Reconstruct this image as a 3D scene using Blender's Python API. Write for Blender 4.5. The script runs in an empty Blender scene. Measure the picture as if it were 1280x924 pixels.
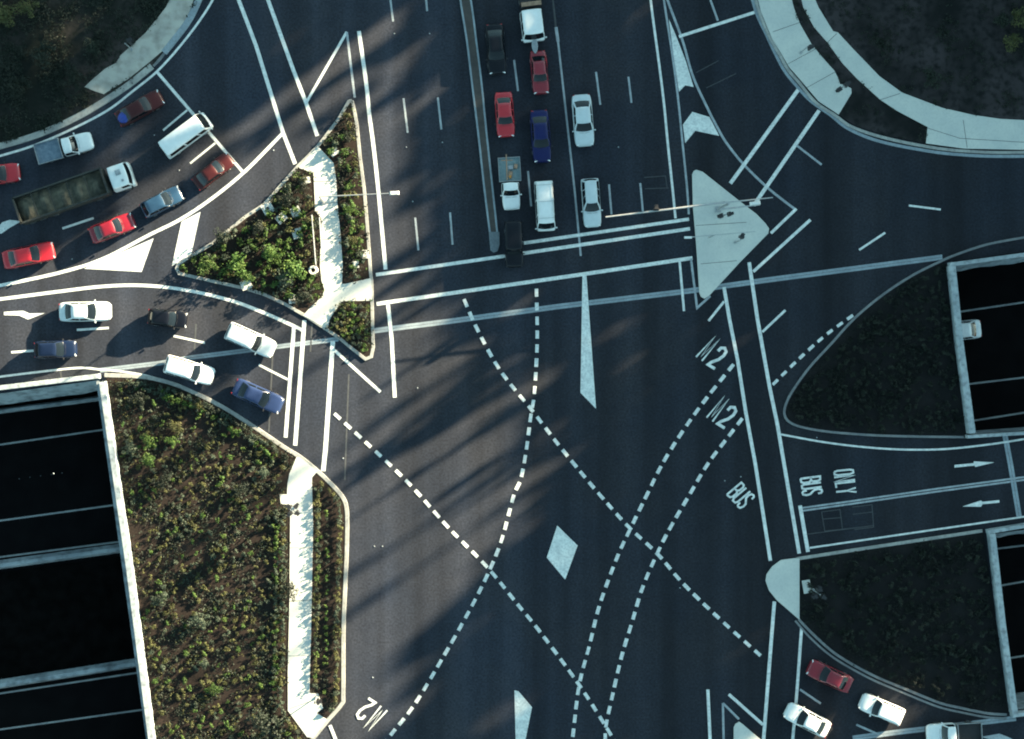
import bpy, bmesh, math, random
from mathutils import Vector, Matrix, noise
from mathutils.geometry import tessellate_polygon
random.seed(7)
C = bpy.data.collections.new('scene'); bpy.context.scene.collection.children.link(C)
SC = bpy.context.scene
# ------------------------------------------------------------------ camera, light, exposure
NX, NY, H, S = 580.0, 430.0, 150.0, 1/13.0          # nadir pixel, altitude (m), metres per photo pixel at road level
cam = bpy.data.cameras.new('camera'); camo = bpy.data.objects.new('camera', cam); C.objects.link(camo)
camo.location = (0, 0, H); cam.sensor_width = 36; cam.lens = 36*H/(1280*S)
cam.shift_x = (640-NX)/1280; cam.shift_y = -(462-NY)/1280
cam.clip_start = 1; cam.clip_end = 3000
SC.camera = camo
SUN_AZ, SUN_EL = math.radians(34), math.radians(14)   # azimuth from +x towards +y
w = bpy.data.worlds.new('World'); SC.world = w; w.use_nodes = True
nt = w.node_tree; bg = nt.nodes['Background']
sky = nt.nodes.new('ShaderNodeTexSky'); sky.sky_type = 'NISHITA'; sky.sun_disc = False
sky.sun_elevation = SUN_EL; sky.sun_rotation = math.pi/2-SUN_AZ; sky.altitude = 100; sky.dust_density = 1.0
hs = nt.nodes.new('ShaderNodeHueSaturation'); hs.inputs['Saturation'].default_value = 0.62; hs.inputs['Hue'].default_value = 0.475
wb = nt.nodes.new('ShaderNodeMix'); wb.data_type = 'RGBA'; wb.blend_type = 'MULTIPLY'; wb.inputs[0].default_value = 1; wb.inputs[7].default_value = (0.68, 0.97, 1.0, 1)   # film's cool shade balance
nt.links.new(sky.outputs[0], hs.inputs['Color']); nt.links.new(hs.outputs[0], wb.inputs[6]); nt.links.new(wb.outputs[2], bg.inputs[0]); bg.inputs[1].default_value = 0.05
sl = bpy.data.lights.new('sun', 'SUN'); sl.energy = 5.0; sl.angle = math.radians(0.5); sl.color = (1.0, 0.84, 0.57)
so = bpy.data.objects.new('sun', sl); C.objects.link(so)
sdir = Vector((math.cos(SUN_EL)*math.cos(SUN_AZ), math.cos(SUN_EL)*math.sin(SUN_AZ), math.sin(SUN_EL)))
so.rotation_euler = sdir.to_track_quat('Z', 'Y').to_euler(); so.location = sdir*300
vs = SC.view_settings; vs.view_transform = 'Standard'; vs.look = 'None'; vs.gamma = 1; vs.exposure = 2.95
SC.render.engine = 'CYCLES'
SC.cycles.max_bounces = 6; SC.cycles.filter_width = 2.0

# ------------------------------------------------------------------ helpers
def P(x, y, z=0.0):
    k = S*(H-z)/H
    return Vector(((x-NX)*k, (NY-y)*k, z))
def lin(*c): return tuple(c)+(1,)
def mat(name, c1, c2=None, rough=0.8, scale=3.0, metal=0, coat=0, detail=6, dist=0.0, stretch=None, lo=0.35, hi=0.65,
        c3=None, scale3=30, amt3=0.5, obj=False, bump=0, rnd=0, spec=0.5, trans=0, world=False):
    m = bpy.data.materials.new(name); m.use_nodes = True; n = m.node_tree; L = n.links
    b = n.nodes['Principled BSDF']; b.inputs['Roughness'].default_value = rough; b.inputs['Metallic'].default_value = metal
    b.inputs['Specular IOR Level'].default_value = spec
    if coat: b.inputs['Coat Weight'].default_value = coat; b.inputs['Coat Roughness'].default_value = 0.05
    b.inputs['Base Color'].default_value = lin(*c1)
    out = None
    if c2 is not None:
        tc = n.nodes.new('ShaderNodeTexCoord'); src = tc.outputs['Object']
        if world:
            g = n.nodes.new('ShaderNodeNewGeometry'); src = g.outputs['Position']
        mp = n.nodes.new('ShaderNodeMapping'); L.new(src, mp.inputs[0])
        if stretch: mp.inputs['Rotation'].default_value = (0, 0, stretch[0]); mp.inputs['Scale'].default_value = (stretch[1], stretch[2], 1)
        no = n.nodes.new('ShaderNodeTexNoise'); no.inputs['Scale'].default_value = scale; no.inputs['Detail'].default_value = detail
        no.inputs['Distortion'].default_value = dist; L.new(mp.outputs[0], no.inputs['Vector'])
        r = n.nodes.new('ShaderNodeMapRange'); r.inputs[1].default_value = lo; r.inputs[2].default_value = hi; L.new(no.outputs[0], r.inputs[0])
        mx = n.nodes.new('ShaderNodeMix'); mx.data_type = 'RGBA'; mx.inputs[6].default_value = lin(*c1); mx.inputs[7].default_value = lin(*c2)
        L.new(r.outputs[0], mx.inputs[0]); out = mx.outputs[2]
        if c3 is not None:
            n3 = n.nodes.new('ShaderNodeTexNoise'); n3.inputs['Scale'].default_value = scale3; n3.inputs['Detail'].default_value = 4; L.new(src, n3.inputs['Vector'])
            r3 = n.nodes.new('ShaderNodeMapRange'); r3.inputs[1].default_value = 0.45; r3.inputs[2].default_value = 0.7; r3.inputs[4].default_value = amt3; L.new(n3.outputs[0], r3.inputs[0])
            m3 = n.nodes.new('ShaderNodeMix'); m3.data_type = 'RGBA'; m3.inputs[7].default_value = lin(*c3)
            L.new(r3.outputs[0], m3.inputs[0]); L.new(out, m3.inputs[6]); out = m3.outputs[2]
        if bump:
            bp = n.nodes.new('ShaderNodeBump'); bp.inputs['Strength'].default_value = bump; bp.inputs['Distance'].default_value = 0.05
            L.new(no.outputs[0], bp.inputs['Height']); L.new(bp.outputs[0], b.inputs['Normal'])
    if rnd:
        oi = n.nodes.new('ShaderNodeObjectInfo'); h2 = n.nodes.new('ShaderNodeHueSaturation')
        rr = n.nodes.new('ShaderNodeMapRange'); rr.inputs[3].default_value = 1-rnd; rr.inputs[4].default_value = 1+rnd; L.new(oi.outputs['Random'], rr.inputs[0])
        L.new(rr.outputs[0], h2.inputs['Value'])
        if out: L.new(out, h2.inputs['Color'])
        else: h2.inputs['Color'].default_value = lin(*c1)
        out = h2.outputs[0]
    if out: L.new(out, b.inputs['Base Color'])
    if trans:
        t = n.nodes.new('ShaderNodeBsdfTranslucent'); ms = n.nodes.new('ShaderNodeMixShader'); ms.inputs[0].default_value = trans
        if out: L.new(out, t.inputs[0])
        else: t.inputs[0].default_value = lin(*c1)
        L.new(b.outputs[0], ms.inputs[1]); L.new(t.outputs[0], ms.inputs[2]); L.new(ms.outputs[0], n.nodes['Material Output'].inputs[0])
    return m
A_R = math.radians(8)
def asphalt_mat(name, base, warm, dark):
    m = mat(name, base, warm, rough=0.9, scale=0.09, detail=5, world=True, lo=0.3, hi=0.7, c3=dark, scale3=0.6, amt3=0.35, spec=0.25)
    n = m.node_tree; L = n.links; b = n.nodes['Principled BSDF']
    src = b.inputs['Base Color'].links[0].from_socket
    g = n.nodes.new('ShaderNodeNewGeometry')
    # wheel tracks and oil along the main carriageway
    mp = n.nodes.new('ShaderNodeMapping'); mp.inputs['Rotation'].default_value = (0, 0, math.radians(5.5)); mp.inputs['Scale'].default_value = (1, 0.03, 1)
    L.new(g.outputs['Position'], mp.inputs[0])
    no = n.nodes.new('ShaderNodeTexNoise'); no.inputs['Scale'].default_value = 0.33; no.inputs['Detail'].default_value = 2; L.new(mp.outputs[0], no.inputs['Vector'])
    r = n.nodes.new('ShaderNodeMapRange'); r.inputs[1].default_value = 0.35; r.inputs[2].default_value = 0.68; r.inputs[3].default_value = 0.62; r.inputs[4].default_value = 1.25; L.new(no.outputs[0], r.inputs[0])
    # fine aggregate grain
    gn = n.nodes.new('ShaderNodeTexNoise'); gn.inputs['Scale'].default_value = 5; gn.inputs['Detail'].default_value = 3; L.new(g.outputs['Position'], gn.inputs['Vector'])
    gr = n.nodes.new('ShaderNodeMapRange'); gr.inputs[1].default_value = 0.3; gr.inputs[2].default_value = 0.7; gr.inputs[3].default_value = 0.68; gr.inputs[4].default_value = 1.34; L.new(gn.outputs[0], gr.inputs[0])
    mu = n.nodes.new('ShaderNodeMath'); mu.operation = 'MULTIPLY'; L.new(r.outputs[0], mu.inputs[0]); L.new(gr.outputs[0], mu.inputs[1])
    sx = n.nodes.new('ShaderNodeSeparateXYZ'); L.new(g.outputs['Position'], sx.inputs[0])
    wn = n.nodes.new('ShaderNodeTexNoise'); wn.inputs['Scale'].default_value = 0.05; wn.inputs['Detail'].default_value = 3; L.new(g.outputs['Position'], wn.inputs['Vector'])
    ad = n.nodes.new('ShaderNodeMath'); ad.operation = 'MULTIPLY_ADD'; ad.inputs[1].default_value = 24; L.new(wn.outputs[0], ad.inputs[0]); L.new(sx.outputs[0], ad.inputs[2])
    shade_ramp = n.nodes.new('ShaderNodeMapRange'); shade_ramp.interpolation_type = 'SMOOTHSTEP'; shade_ramp.inputs[1].default_value = -12; shade_ramp.inputs[2].default_value = 48; shade_ramp.inputs[3].default_value = 1.3; shade_ramp.inputs[4].default_value = 0.68; L.new(ad.outputs[0], shade_ramp.inputs[0])  # sunlit left side paler, shaded right side darker, painted into the albedo
    # repaired patches and tyre scuffs
    vo = n.nodes.new('ShaderNodeTexVoronoi'); vo.inputs['Scale'].default_value = 0.11; L.new(g.outputs['Position'], vo.inputs['Vector'])
    vr = n.nodes.new('ShaderNodeMapRange'); vr.inputs[3].default_value = 0.9; vr.inputs[4].default_value = 1.1; sv = n.nodes.new('ShaderNodeSeparateColor'); L.new(vo.outputs['Color'], sv.inputs[0]); L.new(sv.outputs[0], vr.inputs[0])
    mu2 = n.nodes.new('ShaderNodeMath'); mu2.operation = 'MULTIPLY'; L.new(mu.outputs[0], mu2.inputs[0]); L.new(shade_ramp.outputs[0], mu2.inputs[1])
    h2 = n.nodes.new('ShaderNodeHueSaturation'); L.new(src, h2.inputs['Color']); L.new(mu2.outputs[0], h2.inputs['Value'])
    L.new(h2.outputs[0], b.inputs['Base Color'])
    return m
M = {}
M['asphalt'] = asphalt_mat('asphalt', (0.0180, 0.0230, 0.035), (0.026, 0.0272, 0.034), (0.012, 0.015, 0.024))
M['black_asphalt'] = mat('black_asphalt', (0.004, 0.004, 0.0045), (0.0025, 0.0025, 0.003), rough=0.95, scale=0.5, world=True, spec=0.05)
M['paint'] = mat('paint', (0.72, 0.74, 0.70), (0.56, 0.58, 0.56), rough=0.6, scale=1.6, world=True, c3=(0.30, 0.32, 0.33), scale3=5, amt3=0.55)
M['worn_paint'] = mat('worn_paint', (0.36, 0.40, 0.42), (0.25, 0.28, 0.30), rough=0.7, scale=1.2, world=True, c3=(0.10, 0.11, 0.12), scale3=8, amt3=0.5)
M['faint'] = mat('faint_sealant', (0.06, 0.065, 0.07), (0.045, 0.047, 0.05), rough=0.8, scale=2, world=True)
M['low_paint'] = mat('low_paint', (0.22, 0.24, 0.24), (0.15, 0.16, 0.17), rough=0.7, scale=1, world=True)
M['joint'] = mat('joint_concrete', (0.27, 0.32, 0.35), (0.20, 0.24, 0.27), rough=0.8, scale=0.8, world=True, c3=(0.12, 0.14, 0.15), scale3=5, amt3=0.5)
M['seal'] = mat('joint_seal', (0.05, 0.055, 0.06), (0.03, 0.03, 0.035), rough=0.8, scale=2, world=True)
M['path'] = mat('footpath_concrete', (0.55, 0.55, 0.50), (0.48, 0.49, 0.46), rough=0.85, scale=0.5, world=True, c3=(0.38, 0.39, 0.37), scale3=5, amt3=0.35)
M['old_path'] = mat('old_path', (0.42, 0.40, 0.35), (0.33, 0.32, 0.29), rough=.85, scale=.5, world=True, c3=(.16, .14, .12), scale3=1.1, amt3=.6)
M['kerb'] = mat('kerb_concrete', (0.36, 0.36, 0.33), (0.25, 0.25, 0.24), rough=0.85, scale=0.7, world=True, c3=(0.16, 0.16, 0.16), scale3=4, amt3=0.6)
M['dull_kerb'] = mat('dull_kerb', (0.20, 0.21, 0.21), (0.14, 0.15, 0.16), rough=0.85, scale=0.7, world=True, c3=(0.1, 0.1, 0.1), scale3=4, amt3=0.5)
M['parapet'] = mat('parapet_concrete', (0.38, 0.42, 0.43), (0.26, 0.30, 0.32), rough=0.8, scale=0.5, world=True, c3=(0.14, 0.15, 0.16), scale3=2.2, amt3=0.8)
M['wall'] = mat('stained_concrete', (0.30, 0.34, 0.36), (0.18, 0.21, 0.23), rough=0.85, scale=0.35, world=True, c3=(0.06, 0.07, 0.08), scale3=1.2, amt3=0.8)
M['brick'] = mat('median_brick', (0.065, 0.055, 0.050), (0.045, 0.040, 0.038), rough=0.9, scale=1.5, world=True)
M['soil'] = mat('mulch', (0.026, 0.019, 0.016), (0.011, 0.009, 0.008), rough=0.95, scale=0.7, world=True, c3=(0.05, 0.036, 0.03), scale3=9, amt3=0.6, bump=0.6, spec=0.1)
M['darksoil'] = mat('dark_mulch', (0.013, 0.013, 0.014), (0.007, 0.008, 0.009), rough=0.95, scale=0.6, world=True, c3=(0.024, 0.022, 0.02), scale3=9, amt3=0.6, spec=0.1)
M['rough'] = mat('rough_ground', (0.012, 0.014, 0.012), (0.046, 0.038, 0.036), rough=0.95, scale=0.13, world=True, c3=(0.007, 0.010, 0.008), scale3=2.5, amt3=0.9, lo=0.45, hi=0.62, spec=0.1)
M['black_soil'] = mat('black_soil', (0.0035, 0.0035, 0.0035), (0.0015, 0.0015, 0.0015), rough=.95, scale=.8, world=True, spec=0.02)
M['median_kerb'] = mat('median_kerb', (0.17, 0.20, 0.22), (0.12, 0.14, 0.16), rough=.8, scale=.8, world=True, c3=(0.07, 0.08, 0.09), scale3=5, amt3=0.5)
M['bare'] = mat('bare_bank', (0.010, 0.011, 0.011), (0.043, 0.037, 0.039), rough=0.95, scale=0.16, world=True, c3=(0.008, 0.010, 0.010), scale3=1.6, amt3=0.95, lo=0.35, hi=0.6, spec=0.1, bump=.4)
M['grass'] = mat('grass', (0.03, 0.045, 0.02), (0.05, 0.05, 0.03), rough=0.95, scale=0.05, world=True)
def leafm(name, a, b_, rnd=0.3, tr=0.25): return mat(name, a, b_, rough=0.65, scale=1.3, rnd=rnd, trans=tr, lo=0.4, hi=0.6, spec=0.2)
M['leaf_green'] = leafm('leaf_green', (0.04, 0.085, 0.022), (0.08, 0.125, 0.03))
M['leaf_olive'] = leafm('leaf_olive', (0.055, 0.062, 0.026), (0.10, 0.10, 0.038))
M['leaf_grey'] = leafm('leaf_grey', (0.036, 0.055, 0.040), (0.075, 0.09, 0.062))
M['leaf_dark'] = leafm('leaf_dark', (0.013, 0.020, 0.014), (0.028, 0.034, 0.026))
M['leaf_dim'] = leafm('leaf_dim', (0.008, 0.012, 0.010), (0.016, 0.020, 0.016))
M['bark'] = mat('bark', (0.16, 0.12, 0.09), (0.08, 0.06, 0.05), scale=3)
M['glass'] = mat('car_glass', (0.006, 0.009, 0.012), rough=0.05, spec=0.4)
M['rubber'] = mat('rubber', (0.02, 0.02, 0.02), (0.03, 0.03, 0.03), rough=0.8)
M['rim'] = mat('rim', (0.45, 0.45, 0.46), rough=0.3, metal=0.9)
M['black'] = mat('black_plastic', (0.015, 0.015, 0.017), rough=0.5)
M['chrome'] = mat('chrome', (0.7, 0.7, 0.7), rough=0.15, metal=1)
M['lens_white'] = mat('lens_white', (0.75, 0.76, 0.75), rough=0.1, coat=1)
M['lens_red'] = mat('lens_red', (0.35, 0.02, 0.02), rough=0.15, coat=1)
M['lens_green'] = mat('lens_green', (0.02, 0.10, 0.05), rough=0.15, coat=1)
M['lens_amber'] = mat('lens_amber', (0.5, 0.2, 0.02), rough=0.15, coat=1)
M['galv'] = mat('galvanised_steel', (0.42, 0.43, 0.43), (0.33, 0.34, 0.35), rough=0.45, metal=0.5, scale=4)
M['timber'] = mat('timber', (0.35, 0.22, 0.15), (0.24, 0.15, 0.10), scale=5)
M['blue_tarp'] = mat('blue_tarp', (0.02, 0.05, 0.30), (0.02, 0.04, 0.2), rough=0.5, scale=5)
M['lamp_glass'] = mat('lamp_glass', (0.7, 0.7, 0.68), rough=0.2)
def paintm(name, c, metal=0.0, rough=0.32):
    dk = max(c) < 0.1; return mat(name, c, tuple(x*0.86 for x in c), rough=rough, scale=2.0, coat=0.12 if dk else 0.5, metal=metal, lo=0.3, hi=0.8, spec=0.25 if dk else 0.5)
CARP = dict(white=paintm('white_paint', (0.74, 0.76, 0.75)), silver=paintm('pale_paint', (0.52, 0.58, 0.60)), red=paintm('red_paint', (0.42, 0.012, 0.022)),
    crimson=paintm('crimson_paint', (0.21, 0.008, 0.019)), maroon=paintm('maroon_paint', (0.050, 0.011, 0.012)), blue=paintm('blue_paint', (0.018, 0.052, 0.10)),
    navy=paintm('navy_paint', (0.007, 0.011, 0.075)), violet=paintm('violet_blue_paint', (0.020, 0.036, 0.095)), darkblue=paintm('dark_blue_paint', (0.006, 0.013, 0.036)), black=paintm('black_paint', (0.003, 0.004, 0.008)))

def link_mesh(name, bm, m, parent=None, smooth=False, **props):
    me = bpy.data.meshes.new(name); bm.normal_update(); bm.to_mesh(me); bm.free()
    if m is not None:
        for mm in (m if isinstance(m, (list, tuple)) else [m]): me.materials.append(mm)
    if smooth:
        for p in me.polygons: p.use_smooth = True
    o = bpy.data.objects.new(name, me); C.objects.link(o)
    if parent is not None: o.parent = parent
    for k, v in props.items(): o[k] = v
    return o
def thing(name, label, cat, loc=(0, 0, 0), rz=0, group=None):
    o = bpy.data.objects.new(name, None); C.objects.link(o); o.location = loc; o.rotation_euler = (0, 0, rz); o.empty_display_size = 0.3
    o['label'] = label; o['category'] = cat
    if group: o['group'] = group
    return o
def tag(o, label, cat, group=None):
    o['label'] = label; o['category'] = cat
    if group: o['group'] = group
    return o
def box(bm, cx, cy, cz, sx, sy, sz, rot=None, taper=1.0, mi=0):
    g = bmesh.ops.create_cube(bm, size=1)['verts']
    for v in g:
        k = taper if v.co.z > 0 else 1
        v.co = Vector((v.co.x*sx*k, v.co.y*sy*k, v.co.z*sz))
    if rot is not None: bmesh.ops.rotate(bm, verts=g, cent=(0, 0, 0), matrix=rot)
    bmesh.ops.translate(bm, verts=g, vec=(cx, cy, cz))
    if mi:
        for f in {f for v in g for f in v.link_faces}: f.material_index = mi
    return g
def tube(bm, a, b, r1, r2=None, n=10):
    a, b = Vector(a), Vector(b); r2 = r1 if r2 is None else r2
    d = b-a; g = bmesh.ops.create_cone(bm, cap_ends=True, segments=n, radius1=r1, radius2=r2, depth=d.length)['verts']
    q = d.to_track_quat('Z', 'Y').to_matrix().to_4x4(); bmesh.ops.transform(bm, matrix=Matrix.Translation((a+b)/2) @ q, verts=g)
    return g
def smooth_line(pts, n=8):
    if len(pts) < 3: return list(pts)
    out = []; p = [pts[0]]+list(pts)+[pts[-1]]
    for i in range(1, len(p)-2):
        p0, p1, p2, p3 = [Vector(q[:2]) for q in p[i-1:i+3]]
        for k in range(n):
            t = k/n; out.append(tuple(0.5*((2*p1)+(p2-p0)*t+(2*p0-5*p1+4*p2-p3)*t*t+(3*p1-p0-3*p2+p3)*t*t*t)))
    out.append(tuple(pts[-1])); return out
def offset_pair(pts, wl, wr):
    L, R = [], []
    V = [Vector(p[:2]) for p in pts]
    for i, p in enumerate(V):
        a = (V[i]-V[i-1]).normalized() if i > 0 else None
        b = (V[i+1]-V[i]).normalized() if i < len(V)-1 else None
        if a is None: t = b; k = 1
        elif b is None: t = a; k = 1
        else:
            t = a+b
            if t.length < 1e-6: t = a
            t.normalize(); k = 1/max(0.45, t.dot(b))
        n = Vector((-t.y, t.x)); L.append(p+n*wl*k); R.append(p-n*wr*k)
    return L, R
ZC = [0.004]
def nz():
    ZC[0] += 0.0004; return ZC[0]
def ribbon_bm(bm, pts, w, z, h=0, zb=None):
    """flat ribbon at z, or (h>0) a solid kerb z..z+h; px coordinates, widths in px"""
    L, R = offset_pair(pts, w/2, w/2)
    if not h:
        vl = [bm.verts.new(P(p.x, p.y, z)) for p in L]; vr = [bm.verts.new(P(p.x, p.y, z)) for p in R]
        for i in range(len(vl)-1): bm.faces.new((vl[i], vr[i], vr[i+1], vl[i+1])[::-1])
    else:
        rows = []
        for l, r in zip(L, R):
            a = l.lerp(r, 0.06); b = l.lerp(r, 0.94)
            c = []
            for (q, zz) in ((l, z), (l, z+h*0.85), (a, z+h), (b, z+h), (r, z+h*0.85), (r, z)):
                v = P(q.x, q.y, 0); c.append(bm.verts.new((v.x, v.y, zz)))
            rows.append(c)
        for i in range(len(rows)-1):
            for k in range(5): bm.faces.new((rows[i][k], rows[i][k+1], rows[i+1][k+1], rows[i+1][k]))
        bm.faces.new(rows[0]); bm.faces.new(rows[-1][::-1])
    bmesh.ops.recalc_face_normals(bm, faces=bm.faces)
    return bm
def flip_up(bm):
    bm.normal_update()
    for f in bm.faces:
        if f.normal.z < 0: f.normal_flip()
def tess(polys, z, project=False):
    """polys: outer + holes in px"""
    vl = [[P(x, y, 0) for x, y in q] for q in polys]
    flat = [v for q in vl for v in q]; bm = bmesh.new()
    vs_ = [bm.verts.new((v.x, v.y, z)) for v in flat]
    for t in tessellate_polygon(vl):
        try: bm.faces.new([vs_[i] for i in t])
        except ValueError: pass
    flip_up(bm); return bm
def slab(name, pts, z0, z1, m, **props):
    bm = bmesh.new(); n = len(pts)
    a = [P(x, y, 0) for x, y in pts]
    lo = [bm.verts.new((v.x, v.y, z0)) for v in a]; hi = [bm.verts.new((v.x, v.y, z1)) for v in a]
    for i in range(n): bm.faces.new((lo[i], lo[(i+1) % n], hi[(i+1) % n], hi[i]))
    for t in tessellate_polygon([a]):
        bm.faces.new([hi[i] for i in t])
    bmesh.ops.recalc_face_normals(bm, faces=bm.faces)
    return link_mesh(name, bm, m, **props)

# ------------------------------------------------------------------ ground, road deck with motorway openings
HOLE_L = [(127, 474), (204, 1025), (-1600, 1272), (-1600, 711)]
HOLE_A = [(1184, 328), (1211, 543), (2900, 420), (2900, 95)]
HOLE_B = [(1233, 663), (1263, 888), (2900, 690), (2900, 500)]
def big(r): return [(-r, -r), (1280+r, -r), (1280+r, 924+r), (-r, 924+r)]
g_out = [(-7000, -7000), (8300, -7000), (8300, 7900), (-7000, 7900)]
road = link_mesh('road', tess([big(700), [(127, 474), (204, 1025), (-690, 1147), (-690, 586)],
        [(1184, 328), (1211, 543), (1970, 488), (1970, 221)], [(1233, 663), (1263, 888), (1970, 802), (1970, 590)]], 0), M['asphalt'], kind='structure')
ground = link_mesh('ground', tess([g_out, HOLE_L, HOLE_A, HOLE_B], -0.03), M['grass'], kind='structure')
ZM = -6.5
bm = bmesh.new()
f = [bm.verts.new((P(x, y).x, P(x, y).y, ZM)) for x, y in [(-1700, 650), (3000, 50), (3000, 760), (-1700, 1350)]]
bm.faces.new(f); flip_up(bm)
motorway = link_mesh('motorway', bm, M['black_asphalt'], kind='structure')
def wallstrip(name, pts, z0, z1, thick=0.35, m='wall'):
    bm = bmesh.new()
    for (a, b) in zip(pts[:-1], pts[1:]):
        A, B = P(*a), P(*b); d = (B-A); L = d.length; ang = math.atan2(d.y, d.x)
        box(bm, (A.x+B.x)/2, (A.y+B.y)/2, (z0+z1)/2, L, thick, z1-z0, Matrix.Rotation(ang, 3, 'Z'))
    return link_mesh(name, bm, M[m], kind='structure')
def off(pts, d):
    L, R = offset_pair(pts, d, d); return [tuple(p) for p in L]
wallstrip('trench_wall', off([(-1600, 711), (127, 474), (1184, 328), (2900, 95)], -4), ZM, -0.06)
wallstrip('trench_wall', off([(-1600, 1272), (204, 1025), (1263, 888), (2900, 690)], 4), ZM, -0.06)
wallstrip('ramp_wall', off([(1211, 543), (2900, 420)], 5), ZM, -0.06)
wallstrip('ramp_wall', off([(1233, 663), (2900, 500)], -5), ZM, -0.06)
for a, b, s in (((127, 474), (204, 1025), 5), ((1184, 328), (1211, 543), -5), ((1233, 663), (1263, 888), -5)):
    wallstrip('deck_edge', off([a, b], s), -1.4, -0.06)
# sloping stained wall under the north parapets
def batter(name, a, b, wpx, z1):
    bm = bmesh.new(); A, B = Vector(a), Vector(b); d = (B-A).normalized(); n = Vector((-d.y, d.x))
    N = 24; rows = []
    for i in range(N+1):
        p = A.lerp(B, i/N); q = p+n*(wpx+noise.noise(Vector((i*0.9, 3, wpx)))*3.0)
        P0, P1 = P(p.x, p.y), P(q.x, q.y)
        rows.append([bm.verts.new((P0.x, P0.y, -0.1)), bm.verts.new((P1.x, P1.y, z1)), bm.verts.new((P1.x, P1.y, z1-0.5))])
    for i in range(N):
        for k in range(2): bm.faces.new((rows[i][k], rows[i+1][k], rows[i+1][k+1], rows[i][k+1]))
    flip_up(bm); return link_mesh(name, bm, M['wall'], kind='structure')
batter('sloping_wall', (-300, 533.2), (126, 474.8), 14, -3.0)
batter('sloping_wall', (1186, 329), (1500, 285.5), 11, -3.0)
batter('sloping_wall', (1240, 668), (1500, 634), 11, -3.0)

# low barriers and verges beside the motorway lanes
def low_strip(name, pts, w, z, m, h=0):
    # px given as they show; converted to where they stand at height z
    q = []
    for x, y in pts:
        k = (H-z)/H; q.append((NX+(x-NX)*k, NY+(y-NY)*k))
    bm = bmesh.new(); L, R = offset_pair(q, w/2, w/2)
    def V(p, zz): v = P(p.x, p.y); return (v.x, v.y, zz)
    if not h:
        vl = [bm.verts.new(V(p, z)) for p in L]; vr = [bm.verts.new(V(p, z)) for p in R]
        for i in range(len(vl)-1): bm.faces.new((vl[i], vr[i], vr[i+1], vl[i+1]))
        flip_up(bm)
    else:
        rows = [[bm.verts.new(V(l.lerp(r, t), zz)) for t, zz in ((0, z-h), (0.1, z-h*0.6), (0.3, z), (0.7, z), (0.9, z-h*0.6), (1, z-h))] for l, r in zip(L, R)]
        for i in range(len(rows)-1):
            for k in range(5): bm.faces.new((rows[i][k], rows[i+1][k], rows[i+1][k+1], rows[i][k+1]))
        bmesh.ops.recalc_face_normals(bm, faces=bm.faces)
    return bm
def barrier(pts, w, label, z=-5.7):
    return tag(link_mesh('concrete_barrier', low_strip('', pts, w, z, None, h=z-ZM), M['wall']), label, 'barrier')
barrier([(-200, 539), (0, 514), (140, 496)], 7, 'low bluish concrete barrier along the north edge of the sunken left carriageways')
barrier([(-200, 735), (0, 707), (160, 685)], 12, 'stained concrete barrier on the upper side of the dark motorway median at left')
barrier([(-200, 884), (0, 857), (176, 829)], 12, 'mottled concrete barrier on the lower side of the dark motorway median at left')
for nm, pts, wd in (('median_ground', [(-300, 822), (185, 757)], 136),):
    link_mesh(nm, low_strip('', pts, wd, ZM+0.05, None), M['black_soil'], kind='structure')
for pts in ([(-200, 579), (0, 556), (131, 537)], [(-200, 675), (0, 651), (146, 631)], [(-200, 722), (0, 696.5), (152, 677)], [(-200, 893), (0, 867), (172, 841)], [(-200, 939), (0, 912), (180, 887)],
            [(1192, 391), (1280, 378), (1400, 361)], [(1204, 481), (1280, 472), (1400, 456)], [(1210, 527), (1280, 516), (1400, 499)],
            [(1238, 687), (1280, 682), (1400, 666)], [(1246, 733), (1280, 727), (1400, 710)], [(1260, 823), (1280, 820), (1400, 803)]):
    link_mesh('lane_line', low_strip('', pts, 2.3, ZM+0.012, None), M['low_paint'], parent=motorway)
bm = bmesh.new()
for i in range(5):
    p = P(24+i*13.4, 598.5-i*1.8, ZM+0.03); box(bm, p.x, p.y, p.z, 0.09, 0.09, 0.03)
link_mesh('reflector_row', bm, M['faint'], parent=motorway)

# ------------------------------------------------------------------ markings (children of the road)
def mark(name, pts, w, m='paint', sm=False):
    bm = ribbon_bm(bmesh.new(), smooth_line(pts) if sm else pts, w*.94, nz()); flip_up(bm)
    return link_mesh(name, bm, M[m], parent=road)
def poly(name, pts, m='paint'):
    return link_mesh(name, tess([pts], nz()), M[m], parent=road)
def dashed(pts, w=4.4, dash=10.5, period=17.4, start=0, sm=True):
    q = smooth_line(pts) if sm else pts; bm = bmesh.new(); z = nz()
    V = [Vector(p[:2]) for p in q]; cum = [0]
    for a, b in zip(V[:-1], V[1:]): cum.append(cum[-1]+(b-a).length)
    def at(s):
        for i in range(len(V)-1):
            if s <= cum[i+1]: return V[i].lerp(V[i+1], (s-cum[i])/max(1e-6, cum[i+1]-cum[i]))
        return V[-1]
    s = start
    while s+dash*0.6 < cum[-1]:
        e = min(s+dash*random.uniform(0.94, 1.05), cum[-1]); a, b = at(s), at(e)
        ribbon_bm(bm, [tuple(a), tuple(a.lerp(b, 0.5)), tuple(b)], w*random.uniform(0.94, 1.05), z); s += period
    flip_up(bm); return link_mesh('dashed_line', bm, M['paint'], parent=road)
for pts, wd in (([(468, 413.5), (560, 402), (700, 383), (860, 364), (960, 350), (1178, 321.5)], 7), ([(125, 463), (200, 454), (239, 447), (330, 435.5), (423, 424)], 6),
                ([(1256, 543), (1263, 580), (1274, 646)], 7), ([(1066, 923), (1117, 916), (1159, 911), (1270, 898)], 7)):
    mark('expansion_joint', pts, wd, 'joint'); mark('joint_seal', pts, .45, 'seal')
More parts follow.
